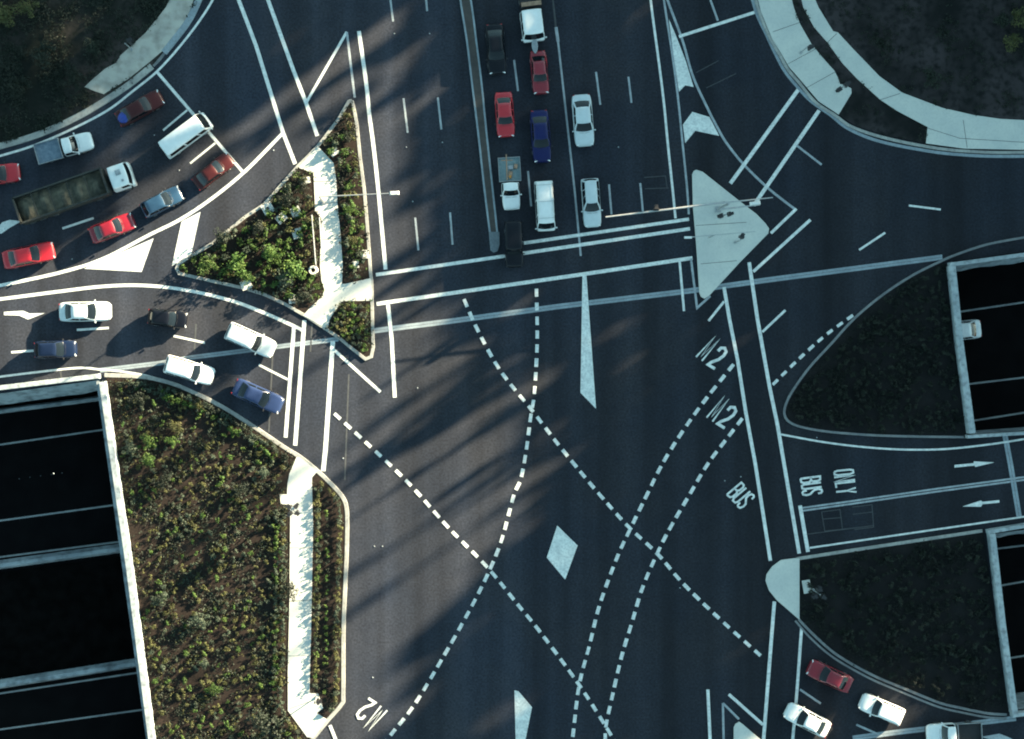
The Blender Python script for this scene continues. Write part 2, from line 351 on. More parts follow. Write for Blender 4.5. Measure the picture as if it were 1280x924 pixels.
for x0, y0, x1, y1 in ((436, 468, 431, 600), (245, 405, 243, 440), (341, 440, 336, 540), (390, 405, 388, 440), (75, 462, 77, 474)):
    mark('faint_line', [(x0, y0), (x1, y1)], 2.2, 'faint')
Lm = lambda pts, w, m='paint', sm=False: mark('lane_line', pts, w, m, sm)
St = lambda pts, w: mark('stop_line', pts, w)
Ed = lambda pts, w, m='paint': mark('edge_line', pts, w, m, True)
# upper left approach
Ed([(-30, 203), (0, 195), (42, 182), (91, 161), (135, 137.7), (166, 114), (196, 89.6), (223.4, 59.7), (249.4, 26), (268, -4), (285, -40)], 3.0)
Lm([(293, -14), (320, 57), (353.8, 166), (369, 205)], 5); Lm([(330, -14), (366.8, 88), (382, 127), (396.6, 170)], 5)
Lm([(433.5, 40), (383.6, 127)], 3.5); Lm([(433.5, 40), (443.4, 122)], 3, 'worn_paint'); Lm([(448.6, 39), (457.7, 104), (461.6, 143), (466.8, 182), (473, 239), (482, 337)], 5, sm=True)
St([(196, 89.6), (304, 215.6)], 4); Lm([(234, 137.7), (204, 163)], 2.6); Lm([(269, 179), (237.7, 204.4)], 2.6)
Ed([(353, 167), (306.5, 214), (265, 248), (226, 274), (187, 293.5), (130, 323), (78, 340), (0, 357), (-40, 364)], 4.4)
Ed([(-40, 378), (0, 374), (70, 365), (130, 358), (182, 357), (234, 363), (286, 375), (325, 389), (366, 407), (378, 413)], 4.4)
poly('painted_chevron', [(105, 336), (192, 298), (177, 340)]); poly('painted_chevron', [(227, 277), (250.6, 265), (239, 318), (215, 332.5)])
St([(367.5, 408), (357, 547)], 5); St([(380.5, 400.5), (369, 557)], 5.5); St([(416, 426.5), (407, 560), (404, 589)], 6)
Lm([(418, 438), (475.5, 490)], 4); Lm([(485, 381), (489.6, 424), (493.5, 497)], 5)
for a in ((323.4, 456, 359.7, 474.5), (217, 420, 256, 428.6), (96, 412.5, 136, 410), (78, 285.7, 117, 272.7), (14, 440.5, 42, 438.5)): Lm([a[:2], a[2:]], 3)
Ed([(-40, 477), (0, 471), (75, 462), (104, 460), (125, 462), (156, 465), (195, 473), (249, 493.5), (285, 513)], 2.8)
A1 = [(5, 390), (5, 394), (24, 394.5), (35, 399.5), (56, 391.5), (37, 392), (29, 388.5)]
poly('turn_arrow', A1); poly('turn_arrow', [(-14, 293), (2, 292), (12, 285), (27, 276.5), (12, 275), (3, 278), (-6, 288), (-14, 289)], 'paint')
# main carriageway
for a in ((488, 0, 491.4, 27), (532, -6, 534, 14), (504.4, 123, 509.6, 166), (547.3, 122, 551.7, 162), (519, 272, 523, 313), (562.6, 265.7, 565.7, 306),
          (642.6, 75, 647.5, 114), (660, 214, 664, 258), (745, 90, 750.4, 131), (785.5, 96, 789.4, 128.6), (761.3, 230.6, 764.4, 268), (800.3, 229, 803.6, 264.4)):
    Lm([a[:2], a[2:]], 2.6, 'worn_paint')
Lm([(688, -30), (695, 35)], 2.4, 'faint'); Lm([(695, 34), (697.6, 52)], 4, 'worn_paint'); Lm([(697.6, 52), (718.4, 239), (726, 320)], 2.6, 'worn_paint')
St([(654.8, 304), (861.3, 274)], 4.4); St([(470, 343.5), (630, 320.3), (862.6, 286)], 4.6); St([(470.7, 380), (729.6, 342.8), (865.5, 322.6)], 5)
Ed([(810, -30), (814.5, 10), (823.6, 78), (830, 130), (835, 182), (840.5, 234), (844.4, 273)], 3.2); Ed([(826, -30), (831.4, 10), (841.8, 78), (848.3, 130), (853.5, 182), (858.7, 234), (861, 268)], 2.8, 'worn_paint')
Ed([(827, -20), (838, 10), (853.5, 52), (866, 95), (883.8, 134), (897, 160), (909, 180), (930, 206), (961, 236), (994.8, 262.5)], 3.2, 'worn_paint')
Lm([(995.5, 261), (963.6, 291.7)], 3.8); poly('painted_chevron', [(836, 24), (845, 45), (857, 76), (867, 109), (856.5, 106.8), (848.7, 115), (842, 70)])
poly('painted_chevron', [(865.3, 140), (886.7, 146.5), (899, 170), (869, 163.6), (856.5, 179), (853.6, 156)])
St([(848.7, 45.8), (943, 15.6)], 4); Lm([(888, 0), (897.4, 26)], 2.8, 'worn_paint'); St([(998, 112), (913, 229.4)], 5); St([(1024, 138), (942, 257)], 5)
Lm([(996, 182), (1027, 206)], 2.8, 'worn_paint'); Lm([(1106.5, 291), (1074, 312.5)], 2.8); Lm([(1136, 257), (1176, 262)], 2.6); Lm([(1013, 274.8), (941.6, 339.7)], 4)
Lm([(981.8, 387.8), (953, 415)], 3.2); Lm([(905, 377), (885.7, 401.3)], 3.2)
Lm([(936.4, 328), (947, 400), (962, 484), (972, 532), (999, 692)], 4.8); Lm([(905, 359), (912, 400), (922, 450), (932.5, 517), (944, 579), (963, 701)], 4.6)
Lm([(849.4, 325.5), (855, 389)], 3.2); Lm([(863.6, 323), (871.4, 385), (888, 370)], 3, 'worn_paint')
poly('painted_wedge', [(728, 344), (733, 344), (745, 511), (725.5, 491)]); poly('painted_diamond', [(696.5, 657), (722, 682), (706.4, 724.6), (683.4, 697)])
poly('painted_wedge', [(643, 863), (648, 864), (665, 884), (657, 924), (653, 945), (645, 945)])
dashed([(418, 517), (504.4, 597.5), (560, 659), (609, 709), (649, 758), (672, 786), (721, 852), (759, 911), (775, 940)])
dashed([(580, 374), (594.5, 407.5), (617, 450), (635, 476.5), (665, 513), (698.6, 556.7), (729.6, 594.7), (751, 620), (785, 658), (821.5, 692), (853, 728.6), (900.5, 774.6), (959, 827)])
dashed([(670.5, 361), (671.6, 414.6), (670.5, 452.6), (667.7, 495), (663.5, 520), (658, 562), (651, 599), (642, 620), (627.4, 674), (611, 715), (589.6, 758), (560, 811), (518.7, 880), (487.5, 920), (470, 946)])
dashed([(917, 455.5), (883.8, 497), (855.5, 536), (829, 578), (808, 620), (787, 663), (770.5, 699), (749, 758), (737.6, 804), (724.5, 853.6), (718, 903), (714, 940)])
dashed([(928, 523), (905, 553), (884, 581), (861, 620), (836, 663), (821.5, 692), (803, 735), (790, 778), (777, 820.7), (764, 876.6), (757, 911), (757, 940)])
dashed([(966, 481), (1000.7, 446.8), (1034, 417.5), (1068, 393)], 3.8, 9, 15.5)
# bus ramp
Ed([(975.6, 543), (1038, 554), (1105.5, 561), (1168, 562), (1220, 557.7), (1280, 549), (1400, 528)], 2.5)
Lm([(1003, 635), (1064, 626.6), (1168, 611.5), (1280, 596.5), (1400, 580)], 2.4, 'worn_paint'); Lm([(1003, 638.6), (1064, 630), (1168, 615), (1280, 600), (1400, 584)], 2.4, 'worn_paint')
St([(1000, 632), (1010, 690)], 5); Lm([(1012, 685), (1142, 666), (1266.5, 648), (1400, 629)], 2.4)
poly('straight_arrow', [(1193, 581.3), (1217, 579), (1217, 576.8), (1243, 578), (1219, 583.8), (1218, 582), (1193, 584.6)])
poly('straight_arrow', [(1249, 625.2), (1228, 627.3), (1226, 625.6), (1203, 633.2), (1226, 633.5), (1228, 630.4), (1249, 628.4)])
for a in ([(1027, 640), (1050, 637), (1053, 661)], [(1029, 649), (1052, 647)], [(1065, 634), (1090, 631), (1092, 659), (1068, 662)], [(1066, 643), (1091, 640)], [(1027, 640), (1031, 664), (1068, 660)], [(1008, 668), (1092, 657)],
          [(805, 222), (832, 220), (834, 236)], [(806, 236), (836, 235)], [(870, 91), (898, 76)], [(883, 110), (920, 92)]):
    mark('loop_cut', a, 1.0, 'faint')
# lower edge
Lm([(884.8, 862), (887.6, 924), (889, 950)], 4.2); Lm([(911, 868), (953.7, 906)], 4); Lm([(903.6, 879), (923.7, 899)], 3, 'worn_paint'); Lm([(903.6, 879), (904.5, 924), (905, 950)], 3, 'worn_paint')
Lm([(968, 752), (962, 827.5), (954.6, 923), (952, 950)], 4.6); Lm([(1002, 785), (996, 867), (991, 923), (989, 950)], 4)
Lm([(1000, 862), (1026, 879.5)], 2.8, 'worn_paint'); Lm([(1070.5, 906), (1100, 919)], 2.8, 'worn_paint'); Lm([(412.5, 906.7), (419, 923), (424, 940)], 4.4)
poly('turn_arrow', [(1226, 921), (1249, 917), (1262, 922), (1275, 930), (1250, 928)], 'worn_paint')
# lettering
GL = {'M': [[(0, 0), (.12, 1), (.5, .15), (.88, 1), (1, 0)]], '2': [[(.05, .74), (.12, .92), (.5, 1), (.88, .9), (.92, .7), (.7, .45), (.2, .2), (0.05, .04), (1, .04)]],
      'B': [[(0, 0), (0, 1), (.7, .98), (.95, .85), (.9, .6), (.6, .52), (0, .52)], [(.6, .52), (1, .42), (1, .12), (.75, 0.01), (0, 0.0)]], 'U': [[(0, 1), (0, .15), (.2, .02), (.8, .02), (1, .15), (1, 1)]],
      'S': [[(.95, .78), (.9, .94), (.6, 1), (.2, .98), (0, .82), (.1, .62), (.5, .5), (.9, .38), (1, .2), (.8, .03), (.4, 0), (.1, .06), (0, .24)]],
      'O': [[(.2, .03), (0, .2), (0, .8), (.2, .97), (.8, .97), (1, .8), (1, .2), (.8, .03), (.2, .03)]], 'N': [[(0, 0), (0, 1), (1, 0), (1, 1)]], 'L': [[(0, 1), (0, .03), (1, .03)]], 'Y': [[(0, 1), (.5, .5), (1, 1)], [(.5, .5), (.5, 0)]]}
def letters(text, quads, w):
    bm = bmesh.new()
    for ch, (o, R, U) in zip(text, quads):
        for st in GL[ch]:
            pts = [(o[0]+R[0]*x+U[0]*y, o[1]+R[1]*x+U[1]*y) for x, y in st]
            ribbon_bm(bm, pts, w, nz())
    flip_up(bm); return link_mesh('road_lettering', bm, M['paint'], parent=road)
letters('M', [((870.1, 446.3), (7.2, 5.0), (22.4, -25.7))], 2.2); letters('2', [((884, 456.5), (9.0, 5.6), (17.5, -24))], 3.6)
letters('M', [((883.4, 522), (7.2, 5.0), (21, -27))], 2.2); letters('2', [((896, 530.5), (9.2, 5.8), (17.5, -24))], 3.6)
letters('M', [((484, 888), (-7.6, -5.4), (-21.8, 25.5))], 2.3); letters('2', [((470, 877.8), (-8.8, -5.8), (-17.5, 23))], 3.2)
letters('BUS', [((908.5+6.1*i, 618.5+6.7*i), (5.0, 4.4), (18.2, -15.3)) for i in range(3)], 2.4)
letters('BUS', [((1000.6+1.0*i, 598.6+7.7*i), (0.9, 5.6), (24.5, -3.2)) for i in range(3)], 2.5)
letters('ONLY', [((1041.8+1.0*i, 589.2+7.7*i), (0.9, 5.4), (25, -2.6)) for i in range(4)], 2.3)
# raised pavement markers
for i, (x, y) in enumerate([(508, 184), (553, 178), (493, 42), (537, 42), (516, 252), (640, 130), (773, 184), (342, 188), (224, 213), (193, 169), (428, 675), (468, 683), (90, 324), (429, 573), (478, 683), (466, 847), (522, 485), (906, 601), (926, 596), (1021, 547), (67, 592), (850, 735)]):
    p = P(x, y); bm = bmesh.new(); box(bm, p.x, p.y, 0.03, 0.11, 0.11, 0.05, taper=0.6); link_mesh('road_stud', bm, M['worn_paint'], parent=road)

# ------------------------------------------------------------------ kerbs, footpaths, islands, beds
def kerb(name, pts, w, m='kerb', h=0.13, sm=True, z=0.0):
    return link_mesh(name, ribbon_bm(bmesh.new(), smooth_line(pts) if sm else pts, w, z, h), M[m], kind='structure')
K1 = [(131, 469), (180, 471.5), (215, 479.5), (245, 492), (275, 507), (300, 522), (330, 542), (355, 559), (376, 572), (396, 588), (416, 607), (428, 621), (433, 634), (434, 656), (433, 700), (429.5, 783), (429, 866), (427, 880), (410, 900), (393, 921), (378, 940)]
G1 = [(133, 471), (180, 473), (215, 481), (245, 493), (275, 508), (300, 523), (330, 543), (355, 560), (371, 571), (362, 592), (359.4, 606), (359, 618), (350, 618), (351, 630), (363, 631), (363, 641), (362, 752), (360, 841), (360, 888), (384, 921), (402, 945), (420, 1000), (204, 1015), (190, 924)]
PATH1 = [(375, 572), (397, 589), (390, 597), (390.6, 625), (391.5, 656), (389, 793), (388, 822), (387, 866), (398, 867), (404, 885), (396, 891), (408.6, 899), (392, 922), (378, 940), (376, 945), (398, 945), (384, 921), (360, 888), (360, 841), (362, 752), (363, 641), (363, 631), (351, 630), (350, 618), (359, 618), (359.4, 606), (362, 592), (371, 571)]
PATH1 = [p for p in PATH1 if p not in ((378, 940), (376, 945), (398, 945))]
G2 = [(397, 591), (405, 598), (416, 609), (426, 622), (431, 634), (432, 656), (431, 700), (427.5, 783), (427, 866), (425, 880), (408.6, 899), (396, 891), (404, 885), (398, 867), (387, 866), (388, 822), (389, 793), (391.5, 656), (390.6, 625), (390, 599)]
G3 = [(440, 126), (443, 139), (446, 155), (450, 196), (455, 235), (458, 269), (461, 308), (463, 339), (464.5, 351), (465.5, 398), (466.5, 434), (464, 446), (457, 449), (441.6, 437), (426, 424), (402.6, 408), (382, 395), (356, 380), (330, 368), (304, 360), (270, 352.5), (224, 342), (221, 335.6), (223, 330), (265, 305), (306.5, 271.4), (330, 256), (353, 230), (371.4, 209), (382, 198.7), (397.4, 183), (423.4, 149), (436, 127)]
PATH2 = [(373, 210), (397.4, 183.5), (400, 185.7), (417, 204), (420.3, 224.7), (422, 256), (426, 295), (428.6, 334), (427.4, 355), (432, 355), (450, 351), (462.5, 348), (464.3, 350), (465, 376), (428.4, 376.5), (422.6, 384), (412.8, 398), (410, 409.6), (405, 409), (379, 394.5), (387.5, 385), (402, 371.6), (406, 363), (402, 351), (400, 330), (402, 273), (394, 264), (393.4, 246.5), (392, 217), (382, 213)]
TI = [(865, 218), (867, 214), (870, 212.5), (878, 215), (914, 243.6), (945.5, 268), (957, 280), (961, 286), (960, 292), (924.7, 328), (887, 369), (880.5, 373.5), (876, 371), (874, 366), (870, 304.7), (866, 258)]
TI2 = [(917, 930), (917, 909), (919, 905), (923.7, 902), (928, 905), (950, 924), (975, 945), (1010, 975), (920, 985)]
NOSE = [(999, 698), (993, 697.8), (976, 700), (965, 708), (958, 718), (956.8, 726), (961, 738), (970.6, 750), (997, 773), (999, 774)]
RG1 = [(1181, 328), (1173, 330), (1142, 345.5), (1106, 369), (1070, 399), (1039, 432), (1014, 460), (993, 489), (984, 507), (982, 519), (988, 526), (1003, 532), (1038, 538), (1105.5, 542.7), (1194, 544.5), (1207, 544), (1180, 330)]
RG1 = RG1[:-1]
RG2 = [(999, 699), (1064, 689.5), (1229, 665), (1260, 890), (1235, 890), (1201, 883), (1173, 876), (1131, 859), (1089, 841), (1048, 817), (1020, 793), (999, 773)]
UL = [(-700, -700), (420, -700), (300, -80), (262, -34), (250, -10), (244, 10), (233.8, 28.6), (215.6, 52), (192, 80.5), (156, 109), (104, 141.6), (52, 166), (0, 182), (-200, 225), (-700, 300)]
PUL = [(225, -30), (208, 9), (197, 23), (182, 41.6), (150.6, 70), (145.5, 79), (132, 86), (117, 98.7), (106, 109), (118, 114), (130, 118), (161, 98.7), (187, 78), (208, 60), (228.6, 34), (239, 10), (252, -30)]
gut_in = [(940, -30), (951, 15.5), (965, 49), (976.4, 67.5), (986, 84), (1000, 100), (1023, 127), (1048, 143.5), (1068, 157), (1104.5, 169), (1157, 179.5), (1204.5, 186), (1280, 187.5), (1500, 180)]
gut_out = [(930, -30), (942.7, 12.7), (954, 39.4), (968, 70), (982, 93), (1000, 116), (1034, 141), (1057, 159), (1091, 174), (1136, 185), (1193, 193), (1280, 195.5), (1500, 189)]
UR = gut_in+[(1980, 160), (1980, -700), (900, -700)]
PA = gut_in[:8]+[(1058, 127), (1064, 117), (1063.7, 111), (1055, 106), (1049.6, 105.5), (1047.5, 98.5), (1042.6, 88.7), (1028.5, 73), (1014.4, 56), (1000, 31), (992, 10), (982, -30)]
PB = [(994, -30), (1004, 10), (1017, 34), (1034, 53.5), (1052.4, 79), (1070.7, 98.5), (1100, 125), (1120.5, 138.6), (1159, 159), (1157, 179.5), (1204.5, 186), (1280, 187.5), (1500, 180), (1500, 142), (1280, 150.5), (1250, 149), (1216, 144), (1177, 135), (1127, 116), (1099, 95.7), (1065, 60.5), (1047, 41), (1041, 39.4), (1023, 10), (1006, -30)]
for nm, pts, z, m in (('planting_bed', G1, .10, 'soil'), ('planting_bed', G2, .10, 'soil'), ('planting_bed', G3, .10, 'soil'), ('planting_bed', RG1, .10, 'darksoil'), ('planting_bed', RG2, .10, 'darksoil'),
                      ('bank', UL, .09, 'rough'), ('bank', UR, .09, 'bare')):
    slab(nm, pts, -0.02, z, M[m], kind='structure')
for nm, pts, z in (('footpath', PATH1, .142), ('footpath', PATH2, .142), ('traffic_island', TI, .14), ('traffic_island', TI2, .14), ('traffic_island', NOSE, .138), ('footpath', PUL, .12), ('footpath', PA, .12), ('footpath', PB, .124)):
    slab(nm, pts, -0.02, z, M['old_path' if pts is PUL else 'path'], kind='structure')
kerb('kerb', K1, 5.0); kerb('kerb', G3+[G3[0]], 4.0, sm=False, h=0.125)
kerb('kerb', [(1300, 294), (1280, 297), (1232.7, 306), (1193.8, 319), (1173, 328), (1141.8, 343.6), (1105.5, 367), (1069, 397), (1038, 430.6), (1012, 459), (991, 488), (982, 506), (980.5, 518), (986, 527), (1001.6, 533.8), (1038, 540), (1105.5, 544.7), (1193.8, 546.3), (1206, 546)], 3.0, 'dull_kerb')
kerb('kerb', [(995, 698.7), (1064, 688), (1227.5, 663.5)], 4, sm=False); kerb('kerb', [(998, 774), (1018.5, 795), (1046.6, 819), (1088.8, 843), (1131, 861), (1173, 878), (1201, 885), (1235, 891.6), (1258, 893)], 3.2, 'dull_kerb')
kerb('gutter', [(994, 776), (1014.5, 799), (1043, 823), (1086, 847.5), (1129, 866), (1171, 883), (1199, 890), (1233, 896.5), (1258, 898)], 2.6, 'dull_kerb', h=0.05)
kerb('kerb', [(-40, 193), (0, 183), (52, 167), (104, 142.6), (156, 110), (190, 83)], 8); kerb('kerb', [(205, 66), (215.6, 53), (233.8, 29), (245, 8), (262, -34)], 8.5, 'joint')
kerb('gutter', [(191, 82), (198, 75), (205, 66)], 5, 'dull_kerb', h=0.03)
mid = [((a[0]+b[0])/2, (a[1]+b[1])/2) for a, b in zip(smooth_line(gut_in, 6), smooth_line(gut_out[:1]+gut_out[1:3]+[(961, 55)]+gut_out[3:], 6))] if False else None
kerb('kerb', [(937, -30), (948.5, 14), (961.5, 46), (974, 68), (985, 87.5), (999, 104), (1019, 128), (1043, 144), (1064, 158.5), (1100, 171), (1150, 182), (1200, 188.6), (1280, 190.6), (1500, 184)], 3.6, 'kerb')
kerb('gutter', [(933, -30), (944.5, 13.5), (957.5, 42.5), (970, 69), (981.5, 90), (997, 109), (1013, 126), (1037.5, 143.5), (1059.5, 160.5), (1094.5, 175.3), (1143, 186), (1197, 193.2), (1280, 195.4), (1500, 189)], 3.8, 'joint', h=0.04)
# median with brick infill
ml = [(571, -30), (577, 10), (583.7, 52), (590, 104), (598, 169), (605.8, 239), (613.5, 300)]; mr = [(583, -30), (590, 10), (595.4, 52), (601.9, 104), (608.4, 169), (616, 239), (622.5, 300)]
slab('median', ml+mr[::-1], -.02, .11, M['brick'], kind='structure'); kerb('kerb', ml, 2.4, 'joint'); kerb('kerb', mr, 2.4, 'joint')
slab('median', [(611, 290), (624, 290), (624.5, 306), (622, 314), (617, 316), (613, 313), (612, 303)], -.02, .15, M['median_kerb'], kind='structure')
# saw cuts across the footpaths
def cut(pts, z): 
    bm = ribbon_bm(bmesh.new(), pts, 0.6, z); flip_up(bm); link_mesh('path_joint', bm, M['seal'], kind='structure')
for a in (((392, 227), (420, 227)), ((361, 685), (390, 685)), ((361, 752), (389, 750)), ((360, 820), (388, 820)), ((362, 886), (390, 876)), ((393, 256), (421, 253)), ((400, 300), (426, 298))): cut(a, .1465)
for a in (((966, 40), (1003, 27)), ((985, 80), (1022, 60)), ((1008, 110), (1044, 90))): cut(a, .1245)
for a in (((1034, 53.5), (1046, 42)), ((1100, 125), (1125, 117)), ((1204, 150), (1209, 185)), ((1159, 160), (1200, 173), (1280, 178))): cut(a, .1285)
for a in (((870, 282), (933, 278)), ((876, 330), (921, 326))): cut(a, .1445)
# parapet walls
def parapet(pts, w, label, h=0.9):
    bm = bmesh.new(); ribbon_bm(bm, pts, w, 0.0, h)
    return tag(link_mesh('parapet_wall', bm, M['parapet']), label, 'wall')
parapet([(130, 477), (164, 711), (204, 1020)], 8, 'long pale concrete bridge parapet between the planted bed and the sunken carriageways at left')
parapet([(-1500, 692), (0, 485), (126, 470)], 6, 'pale concrete parapet above the stained wall at the top of the left underpass')
parapet([(1187, 333), (1197, 430), (1212, 541)], 9, 'concrete parapet of the right bridge edge above the half hidden white car')
parapet([(1184, 331.5), (1280, 318.5), (2000, 222)], 5, 'thin parapet along the upper edge of the right underpass')
parapet([(1206, 545.5), (1280, 541), (1900, 497)], 4, 'parapet on the upper side of the bus ramp')
parapet([(1237, 666), (1250, 780), (1265, 889)], 8, 'concrete parapet right of the dark lower right planted bed')
parapet([(1232, 664), (1280, 656), (1900, 575)], 5, 'parapet on the lower side of the bus ramp')
parapet([(1262, 892), (1280, 890), (1900, 815)], 5, 'short parapet at the lower right corner of the bridge')

# ------------------------------------------------------------------ foliage
def leaf_bm(bm, n, rx, ry, rz, cz, size, rng, lumps=5, flat=False):
    cs = [(Vector((rng.gauss(0, .45), rng.gauss(0, .45), rng.uniform(-.3, .6))), rng.uniform(.35, .65)) for _ in range(lumps)]
    for i in range(n):
        c, r = rng.choice(cs)
        d = Vector((rng.gauss(0, 1), rng.gauss(0, 1), rng.gauss(0.35, 1))).normalized()
        p = c+d*r*rng.uniform(.65, 1.05)
        p = Vector((p.x*rx, p.y*ry, cz+p.z*rz))
        if p.z < 0.02: p.z = 0.02+rng.random()*0.1
        nrm = (d+Vector((rng.gauss(0, .5), rng.gauss(0, .5), rng.gauss(.4, .5)))).normalized()
        t = nrm.orthogonal().normalized(); t = Matrix.Rotation(rng.uniform(0, 6.28), 3, nrm) @ t; b = nrm.cross(t)
        s = size*rng.uniform(.6, 1.3)
        vs_ = [bm.verts.new(p+t*s*a+b*s*.55*c_) for a, c_ in ((-1, 0), (0, -1), (1, 0), (0, 1))]
        bm.faces.new(vs_)
def shrub_mesh(name, seed, m, n=110, r=.32, h=.55, size=.075, lumps=6):
    rng = random.Random(seed); bm = bmesh.new(); leaf_bm(bm, n, r, r, h*.5, h*.5, size, rng, lumps)
    me = bpy.data.meshes.new(name); bm.to_mesh(me); bm.free(); me.materials.append(M[m]); return me
SH = {m: [shrub_mesh('shrub_'+m, 10+i, m) for i in range(4)] for m in ('leaf_green', 'leaf_olive', 'leaf_grey', 'leaf_dark', 'leaf_dim')}
BIG = {m: [shrub_mesh('bush_'+m, 50+i, m, n=520, r=.95, h=1.7, size=.12, lumps=13) for i in range(3)] for m in ('leaf_green', 'leaf_olive', 'leaf_grey', 'leaf_dark')}
def inpoly(x, y, poly):
    c = False; j = len(poly)-1
    for i in range(len(poly)):
        xi, yi = poly[i]; xj, yj = poly[j]
        if (yi > y) != (yj > y) and x < (xj-xi)*(y-yi)/(yj-yi)+xi: c = not c
        j = i
    return c
def edge_dist(x, y, poly):
    best = 1e9; p = Vector((x, y))
    for a, b in zip(poly, poly[1:]+poly[:1]):
        a, b = Vector(a), Vector(b); d = b-a; t = max(0, min(1, (p-a).dot(d)/max(1e-9, d.length_squared))); best = min(best, (a+d*t-p).length)
    return best
SPEC = []
def plant(mesh, x, y, sc, label, group, z=.1, name='shrub', cat='shrub', sz=None):
    p = P(x, y); a = random.uniform(0, 6.28)
    if name == 'shrub':
        SPEC.append((mesh, p, z, a, sc, label, group, -30 < x < 1310 and -30 < y < 950)); return
    o = bpy.data.objects.new(name, mesh); C.objects.link(o); o.location = (p.x, p.y, z)
    o.rotation_euler = (0, 0, a); o.scale = (sc, sc, (sz or sc)); tag(o, label, cat, group); return o
def finish_shrubs(limit=290):
    order = sorted(range(len(SPEC)), key=lambda i: -(SPEC[i][4]*(1 if SPEC[i][7] else 0)*(1.25 if 'dim' not in SPEC[i][5] else .8)))
    for i in order[:limit]:
        mesh, p, z, a, sc, label, group, _ = SPEC[i]
        o = bpy.data.objects.new('shrub', mesh); C.objects.link(o); o.location = (p.x, p.y, z); o.rotation_euler = (0, 0, a); o.scale = (sc,)*3; tag(o, label, 'shrub', group)
    names = []; bm = bmesh.new()
    for i in order[limit:]:
        mesh, p, z, a, sc, label, group, _ = SPEC[i]
        mn = mesh.materials[0].name; 
        if mn not in names: names.append(mn)
        n0 = len(bm.faces); v0 = len(bm.verts); bm.from_mesh(mesh); bm.verts.ensure_lookup_table(); bm.faces.ensure_lookup_table()
        T = Matrix.Translation((p.x, p.y, z)) @ Matrix.Rotation(a, 4, 'Z') @ Matrix.Scale(sc, 4)
        for v in bm.verts[v0:]: v.co = T @ v.co
        for f in bm.faces[n0:]: f.material_index = names.index(mn)
    link_mesh('small_shrubs', bm, [bpy.data.materials[n] for n in names], kind='stuff', label='many more small shrubs filling the planted beds')
def scatter(poly, n, mind, kinds, scr, label, group, edge=4, avoid=(), xr=None, yr=None, tries=40):
    xs = [p[0] for p in poly]; ys = [p[1] for p in poly]; x0, x1 = xr or (min(xs), max(xs)); y0, y1 = yr or (min(ys), max(ys)); got = []
    for _ in range(n*tries):
        if len(got) >= n: break
        x, y = random.uniform(x0, x1), random.uniform(y0, y1)
        if not inpoly(x, y, poly) or edge_dist(x, y, poly) < edge or any(inpoly(x, y, a) or edge_dist(x, y, a) < edge for a in avoid): continue
        if any((x-a)**2+(y-b)**2 < mind*mind for a, b in got): continue
        got.append((x, y)); k = random.choice(kinds); plant(random.choice(SH[k]), x, y, random.uniform(*scr), label, group)
    return got
def along(pts, off_, step, kinds, scr, label, group, jit=1.0):
    q = smooth_line(pts); L, R = offset_pair(q, off_, off_); V = L; acc = 0
    for a, b in zip(V[:-1], V[1:]):
        d = (b-a).length
        while acc < d:
            p = a.lerp(b, acc/d); acc += step*random.uniform(.85, 1.15)
            plant(random.choice(SH[random.choice(kinds)]), p.x+random.uniform(-jit, jit), p.y+random.uniform(-jit, jit), random.uniform(*scr), label, group)
        acc -= d
def cover(name, poly, n, m, size, zmax=.18, avoid=(), z=.1, dens=None, xr=None, yr=None, edge=1.5):
    rng = random.Random(n); xs = [p[0] for p in poly]; ys = [p[1] for p in poly]; x0, x1 = xr or (min(xs), max(xs)); y0, y1 = yr or (min(ys), max(ys)); bm = bmesh.new(); k = 0
    while k < n:
        x, y = rng.uniform(x0, x1), rng.uniform(y0, y1)
        k += 1
        if not inpoly(x, y, poly) or edge_dist(x, y, poly) < edge or any(inpoly(x, y, a) for a in avoid): continue
        d = noise.noise(Vector((x*.035, y*.035, 5)))+0.5*noise.noise(Vector((x*.13, y*.13, 9)))
        if dens is not None and rng.random() > max(0, min(1, dens+d*1.6)): continue
        c = P(x, y); c.z = z
        for j in range(5):
            nrm = Vector((rng.gauss(0, .6), rng.gauss(0, .6), 1)).normalized(); t = nrm.orthogonal().normalized(); t = Matrix.Rotation(rng.uniform(0, 6.28), 3, nrm) @ t; b = nrm.cross(t)
            p = c+Vector((rng.gauss(0, size*1.2), rng.gauss(0, size*1.2), rng.uniform(.01, zmax))); s = size*rng.uniform(.5, 1.2)
            bm.faces.new([bm.verts.new(p+t*s*a+b*s*.6*c_) for a, c_ in ((-1, 0), (0, -1), (1, 0), (0, 1))])
    return link_mesh(name, bm, M[m], kind='stuff', label=dict(ground_cover='low leafy ground cover spread over the planted bed', rough_grass='rough dark grass and weeds on the bank').get(name, 'ground cover'))
g = 'small shrubs planted in the large lower left bed'; lab = 'small rounded shrub in the large planted bed at lower left'
scatter(G1, 430, 7.2, ['leaf_olive', 'leaf_green', 'leaf_grey', 'leaf_olive'], (.55, 1.0), lab, g, edge=9, yr=(480, 924))
g2 = 'low hedge of shrubs behind the curved kerb'; lab2 = 'grey green hedge shrub in the row behind the curved kerb'
along([(150, 472), (180, 473), (215, 481), (245, 493), (275, 508), (300, 523), (330, 543), (355, 560), (366, 571)], 7, 7.5, ['leaf_grey', 'leaf_dark'], (.9, 1.2), lab2, g2)
along([(190, 474), (215, 481), (245, 493), (275, 508), (300, 523), (330, 543), (352, 560)], 15, 8, ['leaf_grey', 'leaf_green'], (.9, 1.2), lab2, g2)
g3 = 'shrubs along the left edge of the long footpath'; lab3 = 'rounded shrub in the row on the left edge of the long pale footpath'
along([(355, 645), (355, 752), (353, 841), (353, 888), (375, 918)], 0, 7.5, ['leaf_grey', 'leaf_grey', 'leaf_olive'], (.8, 1.15), lab3, g3)
